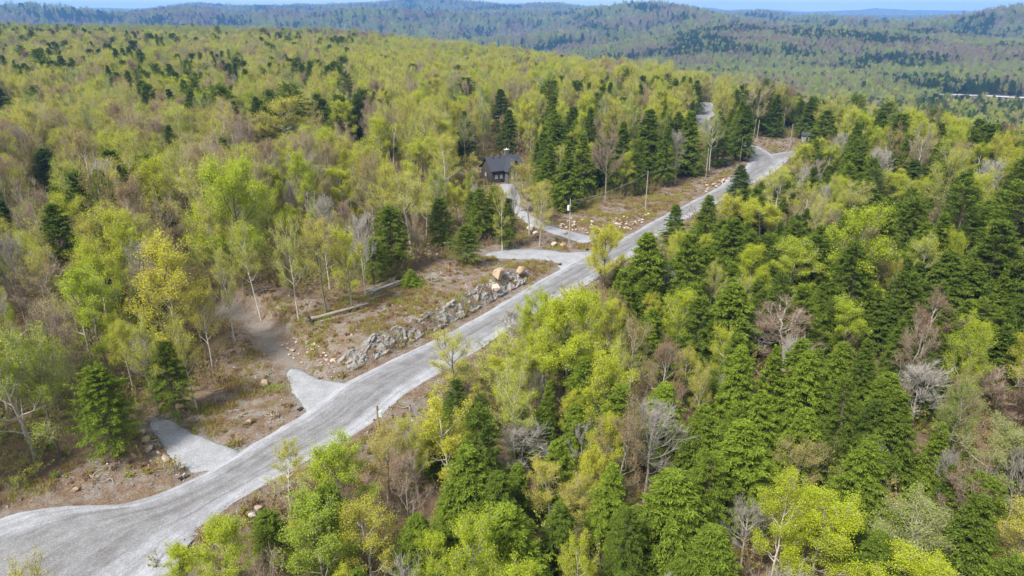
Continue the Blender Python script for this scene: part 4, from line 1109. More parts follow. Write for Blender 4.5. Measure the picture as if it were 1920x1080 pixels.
# ------------------------------------------------------------------ rocks
def rock_material(name, stops, scale=1.6, noise_amp=0.5):
    m, n, l = material(name)
    out = n.new('ShaderNodeOutputMaterial'); bs = n.new('ShaderNodeBsdfPrincipled')
    geo = n.new('ShaderNodeNewGeometry'); P = geo.outputs['Position']
    at_ = n.new('ShaderNodeAttribute'); at_.attribute_type = 'INSTANCER'; at_.attribute_name = 'tint'
    f = noise(n, l, P, scale, 7, 0.7); f2 = noise(n, l, P, scale * 5, 5, 0.7)
    a = n.new('ShaderNodeMath'); a.operation = 'MULTIPLY_ADD'; l.new(f, a.inputs[0]); a.inputs[1].default_value = noise_amp; l.new(at_.outputs['Fac'], a.inputs[2])
    b = n.new('ShaderNodeMath'); b.operation = 'SUBTRACT'; l.new(a.outputs[0], b.inputs[0]); b.inputs[1].default_value = noise_amp / 2
    rp = ramp(n, stops); l.new(b.outputs[0], rp.inputs['Fac'])
    dk = ramp(n, [(0.3, (0.55, 0.53, 0.5)), (0.6, (1.1, 1.1, 1.1))]); l.new(f2, dk.inputs['Fac'])
    col = mixc(n, l, 0.8, rp.outputs['Color'], dk.outputs['Color'], 'MULTIPLY')
    l.new(col, bs.inputs['Base Color']); bs.inputs['Roughness'].default_value = 0.88; bs.inputs['Specular IOR Level'].default_value = 0.2
    bp = n.new('ShaderNodeBump'); bp.inputs['Strength'].default_value = 0.8; bp.inputs['Distance'].default_value = 0.08
    l.new(f2, bp.inputs['Height']); l.new(bp.outputs[0], bs.inputs['Normal'])
    l.new(bs.outputs[0], out.inputs['Surface'])
    return m
ROCK_STOPS = [(0.0, (0.10, 0.10, 0.10)), (0.3, (0.20, 0.195, 0.19)), (0.5, (0.29, 0.25, 0.21)), (0.68, (0.36, 0.26, 0.175)), (0.82, (0.42, 0.335, 0.29)), (1.0, (0.50, 0.46, 0.425))]
M_ROCK = rock_material('field_stone', ROCK_STOPS)

def rock_mesh(seed, n=22):
    g = np.random.default_rng(seed)
    p = unit(g.normal(0, 1, (n, 3))) * g.uniform(0.82, 1.0, (n, 1)) * np.array((1.0, g.uniform(0.65, 0.95), g.uniform(0.55, 0.85)))
    bm = bmesh.new()
    for c in p: bm.verts.new(c * 0.5)
    r = bmesh.ops.convex_hull(bm, input=bm.verts)
    bmesh.ops.delete(bm, geom=[v for v in bm.verts if not v.link_faces], context='VERTS')
    bmesh.ops.bevel(bm, geom=list(bm.edges), offset=0.03, segments=1, affect='EDGES')
    bmesh.ops.triangulate(bm, faces=bm.faces)
    me = bpy.data.meshes.new('rock'); bm.to_mesh(me); bm.free()
    me.materials.append(M_ROCK)
    return me
ROCKS = [rock_mesh(800 + k, 14 + 2 * (k % 5)) for k in range(9)]
SMALL = []
for k in range(5):
    g = np.random.default_rng(850 + k); bm = bmesh.new()
    for c in unit(g.normal(0, 1, (9, 3))) * np.array((0.5, 0.4, 0.33)): bm.verts.new(c)
    bmesh.ops.convex_hull(bm, input=bm.verts)
    me = bpy.data.meshes.new('pebble'); bm.to_mesh(me); bm.free(); me.materials.append(M_ROCK); SMALL.append(me)

LABELLED = []       # (object, u, v, description, group)
rk = np.random.default_rng(77)
def rock(u, v, px, tint, label=None, desc=None, group=None, up=0.0, flatp=None):
    p = at(u, v) if flatp is None else flatp
    f = proj(*p)[2]; s = px / FPX * f
    o = new_obj('rock', ROCKS[int(rk.integers(len(ROCKS)))], tint=float(tint), category='rock')
    o.location = (p[0], p[1], p[2] + s * (0.16 + up)); o.scale = (s, s * rk.uniform(0.75, 1.1), s * rk.uniform(0.75, 1.0))
    o.rotation_euler = (rk.uniform(-.35, .35), rk.uniform(-.35, .35), rk.uniform(0, 6.28))
    if label: o['label'] = label
    if desc: LABELLED.append((o, u, v, desc, group))
    if group: o['group'] = group
    return o
for (u, v, px, tint, lab) in [
    (267, 814, 15, .62, 'flat tan boulder, topmost of the row beside the lower gravel apron'), (274, 829, 17, .64, 'tan boulder second from the top in the row beside the lower apron'),
    (281, 846, 16, .80, 'pale cream boulder in the middle of the row beside the lower apron'), (299, 855, 16, .66, 'tan boulder fourth from the top in the row beside the lower apron'),
    (312, 867, 21, .60, 'broad brown boulder, lowest of the row beside the lower apron'), (348, 896, 14, .76, 'orange stone at the dark culvert mouth by the lower apron'),
    (340, 880, 11, .9, 'pinkish stone just above the dark culvert mouth'), (488, 957, 18, .55, 'grey-brown boulder, uppermost of three below the road shoulder'),
    (471, 969, 19, .92, 'whitish boulder in the middle of three below the road shoulder'), (456, 979, 14, .25, 'grey boulder, lowest of three below the road shoulder'),
    (497, 723, 18, .68, 'upright orange-tan boulder on the bank beside the upper apron'), (467, 795, 14, .66, 'tan block on the bank between the two aprons'), (142, 922, 12, .68, 'single tan stone in the ditch at the lower road bend'),
    (938, 524, 30, .68, 'large orange-topped boulder at the end of the rock cut'), (976, 516, 24, .68, 'orange boulder on top of the bank near the spur road'), (930, 545, 20, .85, 'pinkish boulder below the large orange-topped one'),
    (1038, 462, 14, .82, 'round cream boulder between driveway and spur road'), (1055, 464, 12, .66, 'tan boulder next to the round cream one'), (996, 433, 18, .96, 'big white rock on the driveway edge'), (1004, 440, 11, .9, 'white stone beside the big white driveway rock'),
    (562, 530, 18, .12, 'mossy grey-green boulder in the brush behind the dirt track'), (384, 1031, 8, .95, 'small white stone at the lower road edge'), (1060, 440, 10, .7, 'tan stone standing at the driveway utility pole'),
    (820, 640, 12, .15, 'grey block fallen at the foot of the rock cut')]:
    rock(u, v, px * 1.3, tint, lab, up=0.10)
def rock_heap(n, poly, px0, px1, t0, t1, desc, group, heap=0.0):
    xs = [p[0] for p in poly]; ys = [p[1] for p in poly]; cu, cv = sum(xs) / len(xs), sum(ys) / len(ys); k = 0
    while k < n:
        u, v = rk.uniform(min(xs), max(xs)), rk.uniform(min(ys), max(ys))
        if not in_poly(np.array([u]), np.array([v]), poly)[0]: continue
        c = max(0, 1 - math.hypot((u - cu) / (max(xs) - min(xs)) * 2, (v - cv) / (max(ys) - min(ys)) * 2))
        o = rock(u, v, rk.uniform(px0, px1) * (0.75 + 0.5 * rk.uniform(0, 1) ** 3), rk.uniform(t0, t1), None, None, group, heap * c * rk.uniform(0, 1))
        o['label'] = desc; k += 1
rock_heap(44, [(118, 640), (128, 622), (160, 610), (184, 622), (188, 640), (165, 650)], 6, 11, .72, 1.0, 'pale pinkish stone in the rock heap within the forest', 'stones of the forest rock heap', 1.2)
rock_heap(85, [(1048, 428), (1050, 408), (1090, 412), (1135, 425), (1165, 408), (1215, 400), (1222, 412), (1175, 436), (1120, 442), (1080, 436)], 5, 10, .55, 1.0, 'pinkish broken stone in the bank between driveway and road', 'stones of the bank above the driveway', 0.9)
rock_heap(22, [(785, 458), (838, 456), (842, 476), (800, 480)], 6, 10, .85, 1.0, 'white stone in the pale patch before the squat hemlock', 'stones of the pale patch', 0.4)
rock_heap(26, [(1318, 356), (1330, 345), (1365, 333), (1370, 340), (1345, 354), (1325, 362)], 5, 9, .6, .95, 'pinkish stone in the small rock outcrop by the far road', 'stones of the far outcrop', 0.6)
rock_heap(40, [(522, 640), (560, 632), (640, 660), (632, 684), (570, 690), (548, 676)], 6, 12, .6, 1.0, 'pinkish broken stone strewn on the bank above the upper apron', 'stones strewn above the upper apron', 0.2)
rock_heap(20, [(330, 870), (352, 890), (345, 902), (318, 884)], 4, 7, .6, 1.0, 'small broken stone around the dark culvert mouth', 'stones at the culvert', 0.2)

# loose rubble on verges and shoulders
g = np.random.default_rng(61)
bx, by, _ = jitter_grid(44, 330, 0.62, 62)
d = clear_dist(bx, by); m = (by < 330) & (d > -0.1) & (d < 40)
bx, by, d = bx[m], by[m], d[m]; vmk = verge_mask(bx, by); cl = fbm(bx / 5, by / 5, 15, 3)
side = seg_dist(bx, by, ROAD_C)[2]
shoulder = (d < 2.6)
pr = np.where(shoulder, np.where(side < 0, 0.85, 0.4), np.where(vmk > 0.5, 0.95 * sstep(0.36, 0.60, cl), 0.0)) * np.where(by > 160, 0.5, 1)
m = g.uniform(0, 1, len(bx)) < pr
for ap in (APRON_A, APRON_B, APRON_C): m &= ~in_poly(bx, by, [tuple(flat(*p)) for p in ap])
bx, by, d, shoulder = bx[m], by[m], d[m], shoulder[m]; n = len(bx)
s = np.where(shoulder, g.uniform(0.14, 0.55, n), g.uniform(0.10, 0.30, n) * (1 + 1.3 * g.uniform(0, 1, n) ** 8))
rot = g.uniform(0, 6.28, (n, 3))
tint = np.where(shoulder, g.uniform(0.2, 0.5, n), np.clip(g.uniform(0.25, 1.05, n), 0, 1))
o = scatter('rubble', np.stack([bx, by, Z(bx, by) + s * 0.12], -1), [SMALL], dict(vid=g.integers(0, 5, n), rot=rot, scl=np.stack([s, s, s], -1), tint=tint))
o['label'] = 'loose broken stone along the road shoulders and banks'; o['category'] = 'rubble'
# gravel fraying out along the apron edges
ex, ey = [], []
for ap in (APRON_A, APRON_B, APRON_C):
    pp = resample(np.array([flat(*p) for p in ap] + [flat(*ap[0])]), 0.2); ce = pp.mean(0)
    for rep in range(4):
        qq = pp + unit(pp - ce) * g.normal(0.25, 0.40, (len(pp), 1)); ex.append(qq[:, 0]); ey.append(qq[:, 1])
ex = np.concatenate(ex); ey = np.concatenate(ey); kk = road_dist(ex, ey)[0] > 0.2; ex, ey = ex[kk], ey[kk]; n = len(ex); s = g.uniform(0.06, 0.24, n)
o = scatter('gravel', np.stack([ex, ey, Z(ex, ey) + 0.06], -1), [SMALL], dict(vid=g.integers(0, 5, n), rot=g.uniform(0, 6.28, (n, 3)), scl=np.stack([s, s, s], -1), tint=g.uniform(0.3, 0.5, n)))
o['label'] = 'loose grey gravel spilling round the apron edges'; o['category'] = 'gravel'
# sticks and slash left on the banks
STICKS = []
for k in range(4):
    h_ = np.random.default_rng(880 + k); q_ = Geo(); m_ = 5
    P_ = curve_paths(np.concatenate([h_.normal(0, 0.3, (m_, 2)), np.full((m_, 1), 0.05)], 1), rot_dirs(h_.uniform(0, 6.28, m_), h_.uniform(-0.02, 0.25, m_)), rot_dirs(h_.uniform(0, 6.28, m_), h_.uniform(-0.1, 0.2, m_)), h_.uniform(0.5, 2.2, m_), 5)
    q_.tubes(P_, np.linspace(0.05, 0.015, 5)[None] * h_.uniform(0.5, 1.2, (m_, 1)), 4, 0); STICKS.append(q_.mesh('sticks', [M_TWIG]))
sx_, sy_, _ = jitter_grid(44, 330, 2.6, 66); vq = verge_mask(sx_, sy_); dq = clear_dist(sx_, sy_)
m = (vq > 0.4) & (dq > 1.5) & (g.uniform(0, 1, len(sx_)) < 0.45)
for ap in (APRON_A, APRON_B, APRON_C): m &= ~in_poly(sx_, sy_, [tuple(flat(*p)) for p in ap])
sx_, sy_ = sx_[m], sy_[m]; n = len(sx_); s = g.uniform(0.6, 1.4, n); rot = np.zeros((n, 3)); rot[:, 2] = g.uniform(0, 6.28, n)
o = scatter('woody_debris', np.stack([sx_, sy_, Z(sx_, sy_) + 0.02], -1), [STICKS], dict(vid=g.integers(0, 4, n), rot=rot, scl=np.stack([s, s, s], -1), tint=g.uniform(0, 1, n)))
o['label'] = 'dead sticks and slash strewn over the banks'; o['category'] = 'debris'
# grass on the verges
m = (g.uniform(0, 1, len(ux)) < 2)
qx, qy, _ = jitter_grid(44, 230, 0.8, 64)
vq = verge_mask(qx, qy); dq = clear_dist(qx, qy); cl = fbm(qx / 4.5, qy / 4.5, 19, 3)
m = (vq > 0.4) & (dq > 1.0) & (cl > 0.52) & (g.uniform(0, 1, len(qx)) < 0.8)
for ap in (APRON_A, APRON_B, APRON_C): m &= ~in_poly(qx, qy, [tuple(flat(*p)) for p in ap])
qx, qy, cl = qx[m], qy[m], cl[m]; n = len(qx); s = g.uniform(0.7, 1.6, n); rot = np.zeros((n, 3)); rot[:, 2] = g.uniform(0, 6.28, n)
o = scatter('grass', np.stack([qx, qy, Z(qx, qy) - 0.02], -1), [TUFTS], dict(vid=g.integers(0, 3, n), rot=rot, scl=np.stack([s, s, s], -1), tint=np.clip(0.15 + 2.2 * (cl - 0.5) + g.normal(0, 0.18, n), 0, 1)))
o['label'] = 'short grass tufts on the disturbed banks'; o['category'] = 'grass'
print('rubble', len(bx), 'grass', n, time.time() - T0)

# ------------------------------------------------------------------ blasted rock face along the road
def rock_cut():
    g = np.random.default_rng(5)
    a0, a1 = ARC_B0 + 1.0, ARC_B1 - 3.0
    na, nt = int((a1 - a0) / 0.13), 46
    arc = np.linspace(a0, a1, na); t = np.linspace(0, 1, nt)
    cx = np.interp(arc, ARC, RC[:, 0]); cyy = np.interp(arc, ARC, RC[:, 1]); hw = np.interp(arc, ARC, HALF)
    dx = np.gradient(cx); dy = np.gradient(cyy); L = np.hypot(dx, dy); nxv, nyv = -dy / L, dx / L
    A, T = np.meshgrid(arc, t, indexing='ij')
    off = hw[:, None] + 1.2 + 3.4 * T
    X = cx[:, None] + nxv[:, None] * off; Y = cyy[:, None] + nyv[:, None] * off
    def facets(cell, amp, tilt, seed):
        """broken plates: nearest of jittered cell points, each with its own offset and tilt"""
        h = np.random.default_rng(seed); S0, S1 = A / cell, T * 4.6 / cell
        i0, j0 = np.floor(S0).astype(int), np.floor(S1).astype(int)
        tab = h.uniform(0, 1, (6, 601, 83)); best = np.full(A.shape, 1e9); sec = np.full(A.shape, 1e9); val = np.zeros(A.shape)
        for di in (-1, 0, 1):
            for dj in (-1, 0, 1):
                a_i, b_j = (i0 + di) % 601, (j0 + dj) % 83
                px_, py_ = i0 + di + tab[0][a_i, b_j], j0 + dj + tab[1][a_i, b_j]
                ex, ey = S0 - px_, S1 - py_; dd = np.hypot(ex, ey * 1.25)
                nr = dd < best
                sec = np.where(nr, best, np.minimum(sec, dd))
                val = np.where(nr, (tab[2][a_i, b_j] - 0.5) * 2 * amp + tilt * cell * (ex * (tab[3][a_i, b_j] - 0.5) + ey * (tab[4][a_i, b_j] - 0.5)), val)
                best = np.where(nr, dd, best)
        return val - amp * 0.9 * (1 - sstep(0, 0.10, sec - best))
    env = sstep(0, 3, A - a0) * sstep(0, 6, a1 - A) * sstep(0.0, 0.10, T) * sstep(0.0, 0.16, 1 - T)
    patch = sstep(0.04, 0.24, fbm(A / 8, T * 1.6, 31, 3))
    dsp = (facets(2.4, 0.20, 0.6, 1) + facets(1.0, 0.13, 0.7, 2) + facets(0.42, 0.07, 0.7, 3) + 0.12) * env * (0.3 + 0.7 * patch) - 0.40 * (1 - patch) - 0.3 * (1 - env)
    X = X - nxv[:, None] * dsp * 0.7; Y = Y - nyv[:, None] * dsp * 0.7
    Zz = Z(X + nxv[:, None] * dsp * 0.7, Y + nyv[:, None] * dsp * 0.7) + dsp * 0.75
    ii = np.arange(na * nt).reshape(na, nt)
    q = np.stack([ii[:-1, :-1], ii[1:, :-1], ii[1:, 1:], ii[:-1, 1:]], -1).reshape(-1, 4)
    mat = rock_material('blasted_rock', [(0.0, (0.05, 0.05, 0.05)), (0.22, (0.11, 0.108, 0.106)), (0.40, (0.205, 0.20, 0.195)), (0.52, (0.28, 0.255, 0.23)), (0.62, (0.25, 0.155, 0.095)), (0.75, (0.36, 0.27, 0.21)), (1.0, (0.42, 0.38, 0.34))], 0.9, 1.25)
    me = np_mesh('rock_face', np.stack([X, Y, Zz], -1), q, None, [mat])
    o = new_obj('rock_outcrop', me, label='blasted grey and rusty rock face along the uphill side of the road', category='rock outcrop', tint=0.43)
rock_cut()

# ------------------------------------------------------------------ small builders
class Box:
    """collects boxes, prisms and tubes into one mesh"""
    def __init__(s): s.bm = bmesh.new()
    def box(s, c, d, rz=0, bev=0.0):
        m = Matrix.Translation(c) @ Matrix.Rotation(rz, 4, 'Z') @ Matrix.Diagonal((d[0], d[1], d[2], 1))
        bmesh.ops.create_cube(s.bm, size=1.0, matrix=m)
        return s
    def poly(s, pts, th):
        """a slab from a polygon, given thickness along its normal"""
        v = [s.bm.verts.new(p) for p in pts]; f = s.bm.faces.new(v); f.normal_update(); n = f.normal.copy()
        r = bmesh.ops.extrude_face_region(s.bm, geom=[f])
        for x in r['geom']:
            if isinstance(x, bmesh.types.BMVert): x.co += n * th
        return s
    def tube(s, a, b, r0, r1=None, k=10):
        a, b = Vector(a), Vector(b); r1 = r0 if r1 is None else r1
        q = (b - a).to_track_quat('Z', 'Y').to_matrix().to_4x4()
        bmesh.ops.create_cone(s.bm, cap_ends=True, segments=k, radius1=r0, radius2=max(r1, 1e-4), depth=(b - a).length, matrix=Matrix.Translation((a + b) / 2) @ q)
        return s
    def build(s, name, mat, parent=None, **props):
        bmesh.ops.recalc_face_normals(s.bm, faces=s.bm.faces)
        me = bpy.data.meshes.new(name); s.bm.to_mesh(me); s.bm.free(); me.materials.append(mat)
        return new_obj(name, me, parent, **props)

M_POLE = simple_material('weathered_pole', (0.25, 0.22, 0.185), (0.38, 0.345, 0.30), 2.5)
M_POST = simple_material('brown_post', (0.20, 0.12, 0.07), (0.33, 0.21, 0.12), 3)
M_STEEL = simple_material('galvanised_can', (0.55, 0.57, 0.60), (0.68, 0.70, 0.72), 2, 0.5, 0.3)
M_WIRE = simple_material('aluminium_wire', (0.35, 0.36, 0.38), (0.5, 0.5, 0.52), 1, 0.5, 0.4)
M_LOG = simple_material('bleached_log', (0.13, 0.11, 0.09), (0.30, 0.265, 0.225), 3.5, 0.9, 0, 6, 0.5)
M_ROOT = simple_material('dark_roots', (0.06, 0.045, 0.035), (0.16, 0.12, 0.09), 4, 0.95)
M_WHITE = simple_material('white_paint', (0.40, 0.40, 0.40), (0.50, 0.50, 0.49), 3, 0.6)
M_RED = simple_material('red_paint', (0.45, 0.05, 0.04), (0.55, 0.08, 0.05), 3, 0.6)
M_BLUE = simple_material('pale_blue_paint', (0.36, 0.52, 0.60), (0.46, 0.62, 0.68), 3, 0.5)
M_ORANGE = simple_material('orange_tape', (0.75, 0.16, 0.03), (0.85, 0.24, 0.06), 3, 0.6)
M_ROOF = simple_material('black_shingles', (0.022, 0.025, 0.034), (0.05, 0.055, 0.07), 5, 0.75, 0, 4, 0.4)
M_WALL = simple_material('dark_timber', (0.035, 0.030, 0.028), (0.085, 0.072, 0.062), 4, 0.8)
M_STONE = simple_material('grey_masonry', (0.07, 0.066, 0.066), (0.15, 0.14, 0.135), 5, 0.85, 0, 5, 0.4)
M_GLASS = simple_material('window_glass', (0.22, 0.24, 0.26), (0.34, 0.36, 0.38), 0.6, 0.08, 0.0, 2, 0, 0.6)  # pale base tone puts the sky's reflection into the glass colour
M_TRIM = simple_material('black_trim', (0.02, 0.02, 0.02), (0.035, 0.035, 0.035), 3, 0.5)

# ------------------------------------------------------------------ utility poles and wires
POLES = []
def pole(u, vf, vt, label, can=False, arm=False):
    p = at(u, vf); d = ray(u, vt); h = CAM_H + d[2] * p[1] / d[1] - p[2]
    root = new_obj('utility_pole', None, label=label, category='pole', group='utility poles along the road'); root.location = p
    Box().tube((0, 0, -0.5), (0, 0, h), 0.15, 0.10, 10).build('shaft', M_POLE, root)
    if arm: Box().box((0, 0, h - 0.5), (1.9, 0.12, 0.14), 0.7).build('crossarm', M_POLE, root)
    for k, sx_ in enumerate((-0.8, 0.8) if arm else (0,)):
        Box().tube((sx_ * math.cos(0.7), sx_ * math.sin(0.7), h - 0.42 if arm else h), (sx_ * math.cos(0.7), sx_ * math.sin(0.7), h - 0.15 if arm else h + 0.25), 0.06, 0.04, 8).build('insulator', M_STEEL, root)
    if can:
        c = Box().tube((-0.42, -0.2, h - 2.4), (-0.42, -0.2, h - 1.3), 0.30, 0.30, 14).build('transformer', M_STEEL, root)
        Box().tube((-0.42, -0.2, h - 1.3), (-0.42, -0.2, h - 1.18), 0.24, 0.16, 12).build('lid', M_STEEL, c)
    POLES.append((p, h)); return root
pole(1067, 456, 375, 'tall utility pole with a grey transformer can at the driveway entrance', True)
pole(1210, 391, 322, 'plain utility pole on the cleared bank above the road')
pole(1323, 334, 279, 'pale utility pole before the hemlock row near the far road bend')
pole(1387, 305, 258, 'utility pole half hidden by hemlocks at the far road bend')
pole(1480, 279, 234, 'utility pole standing in the cleared lot beside the small hut')
pole(1419, 263, 226, 'farther utility pole at the back edge of the cleared lot')
def wire(i, j, sag, label):
    (p, h), (q, k) = POLES[i], POLES[j]
    t = np.linspace(0, 1, 24)
    a = np.array((p[0], p[1], p[2] + h - 0.2)); b = np.array((q[0], q[1], q[2] + k - 0.2))
    P = a[None] * (1 - t)[:, None] + b[None] * t[:, None]; P[:, 2] -= sag * 4 * t * (1 - t)
    gq_ = Geo(); gq_.tubes(P[None], np.full((1, 24), 0.022), 4, 0)
    new_obj('power_line', gq_.mesh('power_line', [M_WIRE]), label=label, category='wire')
wire(0, 1, 1.2, 'overhead wire from the transformer pole to the pole on the cleared bank')
wire(1, 2, 1.2, 'overhead wire from the cleared bank pole to the pale pole at the hemlock row')
wire(2, 3, 0.9, 'overhead wire from the pale pole to the pole among the bend hemlocks')
wire(3, 4, 1.2, 'overhead wire from the bend hemlocks across the road to the cleared lot')

# roadside post with a pale blue box
p = at(712, 822); d = ray(712, 760); h = CAM_H + d[2] * p[1] / d[1] - p[2]
root = new_obj('marker_post', None, label='brown wooden post with a pale blue box beside the lower road shoulder', category='post'); root.location = p
Box().tube((0, 0, -0.4), (0, 0, h), 0.17, 0.14, 10).build('shaft', M_POST, root)
bx_ = Box().box((0.30, 0.05, h - 1.25), (0.42, 0.30, 0.85)).build('meter_box', M_BLUE, root)
Box().box((0.30, -0.115, h - 1.0), (0.22, 0.03, 0.16)).build('window', M_STEEL, bx_)
# sign on the trunk
t = TREES[2]
p = np.array((t['x'], t['y'], t['z']))
root = new_obj('trunk_sign', None, label='small white sign with a red stripe fixed to the hemlock trunk', category='sign'); root.location = (p[0], p[1] - 0.24, p[2] + 1.9)
Box().box((0, 0, 0), (0.42, 0.03, 0.55)).build('plate', M_WHITE, root)
Box().box((0, -0.018, 0.17), (0.36, 0.012, 0.11)).build('stripe', M_RED, root)
p = at(841, 512)
Box().tube(p + np.array((0, 0, -0.1)), p + np.array((0, 0, 1.5)), 0.04, 0.03, 6).box(p + np.array((0.02, 0, 1.45)), (0.16, 0.14, 0.22)).build('survey_stake', M_ORANGE, None, label='thin survey stake with orange flagging tape on the bank', category='stake')

# ------------------------------------------------------------------ logs and brush
lg = np.random.default_rng(55)
def log_mesh(L, r, mat, seed, bend=0.02):
    g = np.random.default_rng(seed); q = Geo(); t = np.linspace(0, 1, 9)
    P = np.stack([(t - 0.5) * L, np.cumsum(g.normal(0, bend * L / 6, 9)), g.normal(0, 0.02, 9)], -1)[None]
    rr = (r * (1 - 0.45 * t)) * (1 + g.normal(0, 0.05, 9)); rr[0] *= 1; 
    q.tubes(P, rr[None], 9, 0)
    e = np.concatenate([P[0, :1] + [[-0.01, 0, 0]], P[0, -1:] + [[0.01, 0, 0]]])
    q.tubes(np.stack([np.stack([P[0, 0] - [0.015, 0, 0], P[0, 0]]), np.stack([P[0, -1], P[0, -1] + [0.015, 0, 0]])]), np.array([[0.001, rr[0]], [rr[-1], 0.001]]), 9, 0)
    return q.mesh('log', [mat], True)
def lay(o, a, b, lift):
    a = np.array(a); b = np.array(b); m = (a + b) / 2; o.location = (m[0], m[1], max(m[2], float(Z(m[0], m[1]))) + lift)
    d = b - a; o.rotation_euler = (0, -math.atan2(d[2], math.hypot(d[0], d[1])), math.atan2(d[1], d[0]))
    return float(np.linalg.norm(d))
a, b = at(582, 606), at(690, 575); L = float(np.linalg.norm(a - b))
root = new_obj('fallen_log', None, label='long bleached fallen log with upturned roots on the bank', category='log'); lay(root, a, b, 0.38)
new_obj('trunk', log_mesh(L, 0.36, M_LOG, 3, 0.012), root)
q = Geo(); m = 34
el = lg.uniform(0, 6.28, m); P = curve_paths(np.tile((-L / 2 + 0.05, 0, 0.1), (m, 1)), np.stack([-lg.uniform(0, 0.6, m), np.cos(el), np.sin(el)], -1), np.stack([-lg.uniform(0, 1.0, m), np.cos(el + .4), np.sin(el + .4)], -1), lg.uniform(0.6, 1.5, m), 4)
q.tubes(P, np.linspace(0.16, 0.03, 4)[None] * np.ones((m, 1)), 5, 0); new_obj('root_plate', q.mesh('root_plate', [M_ROOT], True), root)
P = curve_paths(np.stack([lg.uniform(0, L / 2, 7), np.zeros(7), np.full(7, .1)], -1), unit(np.stack([np.ones(7), lg.normal(0, 1, 7), lg.uniform(0.2, 1, 7)], -1)), unit(np.stack([np.ones(7), lg.normal(0, 1, 7), lg.uniform(0, 1, 7)], -1)), lg.uniform(0.5, 1.6, 7), 4)
q = Geo(); q.tubes(P, np.linspace(0.06, 0.02, 4)[None] * np.ones((7, 1)), 5, 0); new_obj('limb', q.mesh('limb', [M_LOG]), root)
for (u0, v0, u1, v1, lift, lab) in [(600, 607, 665, 590, 0.2, 'thin grey pole lying along the lower side of the fallen log'), (640, 588, 700, 562, 0.25, 'slim branch lying behind the upper end of the fallen log'), (690, 563, 742, 548, .2, 'thin branch spilling from the log heap towards the fallen log'), (398, 735, 424, 728, .12, 'short pale branch on the bank above the lower apron'), (1195, 614, 1215, 632, .3, None)]:
    if lab is None: continue
    a, b = at(u0, v0), at(u1, v1); L = float(np.linalg.norm(a - b))
    o = new_obj('branch', log_mesh(L, 0.13, M_LOG, int(u0), 0.03), label=lab, category='branch'); lay(o, a, b, lift)
a0_, b0_ = at(696, 553), at(750, 532)
for k in range(11):
    j = lg.normal(0, 0.35, 3); row_, lev = k % 5, k // 5
    ax = (b0_ - a0_) / np.linalg.norm(b0_ - a0_); sd = np.array((-ax[1], ax[0], 0))
    offp = sd * ((row_ - 2 + 0.5 * (lev % 2)) * 0.5) + np.array((0, 0, 0.42 * lev))
    a, b = a0_ + offp + ax * j[0], b0_ + offp + ax * j[1] + sd * j[2] * 0.6
    o = new_obj('log', log_mesh(float(np.linalg.norm(a - b)), lg.uniform(0.17, 0.26), M_LOG, 60 + k, 0.015), label='weathered grey log in the heap beneath the small hemlock', category='log', group='logs of the roadside heap')
    lay(o, a, b, 0.2); o.location.z = float(a0_[2] + b0_[2]) / 2 + 0.22 + 0.42 * lev
def brush_pile(u, v, wpx, label, seed, mat=M_ROOT, n=130):
    p = at(u, v); f = proj(*p)[2]; W = wpx / FPX * f; g = np.random.default_rng(seed)
    c = np.concatenate([g.normal(0, 0.20, (n, 1)) * W, g.normal(0, 0.10, (n, 1)) * W, g.uniform(0, 0.22, (n, 1)) * W * 0.6], 1)
    c[:, 2] *= np.exp(-(c[:, 0] / (0.35 * W)) ** 2)
    d = unit(np.stack([g.normal(0, 1, n), g.normal(0, 0.7, n), g.normal(0.05, 0.22, n)], -1)); Ls = g.uniform(0.2, 0.5, n) * W
    P = curve_paths(c - d * Ls[:, None] * 0.5, d, unit(d + g.normal(0, 0.3, (n, 3))), Ls, 4)
    q = Geo(); q.tubes(P, np.linspace(0.07, 0.02, 4)[None] * g.uniform(0.5, 1.2, (n, 1)), 4, 0)
    o = new_obj('brush_pile', q.mesh('brush_pile', [mat]), label=label, category='brush pile'); o.location = p + np.array((0, 0, 0.1))
brush_pile(492, 546, 66, 'dark brown brush heap at the foot of the leaning white-trunked tree', 1)
brush_pile(812, 524, 50, 'low heap of grey branches beside the cut green boughs', 2, M_TWIG, 60)
brush_pile(372, 790, 46, 'scatter of grey brush on the bank above the lower apron', 3, M_TWIG, 70)
brush_pile(1000, 395, 50, 'brown brush heap inside the driveway curve', 4, M_ROOT, 70)
p = at(771, 536); tm, cmh, hh, ww = VAR['hemlock'][4]
o = new_obj('bough_heap', cmh, label='heap of cut yellow-green conifer boughs at the end of the log heap', category='boughs', tint=1.0); o.location = p; o.scale = (0.75, 0.75, 0.27)
# broken snag in the forest
p = at(625, 318); d = ray(618, 248); h = CAM_H + d[2] * p[1] / d[1] - p[2]
root = new_obj('dead_snag', None, label='broken white dead trunk standing bare in the mid forest', category='dead tree'); root.location = p
q = Geo(); t = np.linspace(0, 1, 8); q.tubes(np.stack([-0.9 * t, 0 * t, t * h], -1)[None], (0.34 * (1 - 0.45 * t))[None], 8, 0); new_obj('trunk', q.mesh('trunk', [M_PALE]), root)
q = Geo(); q.tubes(curve_paths(np.array([[-0.85, 0, h * .93]]), np.array([[-1, 0, .3]]), np.array([[-1, 0, .0]]), np.array([1.6]), 4), np.array([[.12, .1, .07, .03]]), 6, 0); new_obj('limb', q.mesh('limb', [M_PALE]), root)

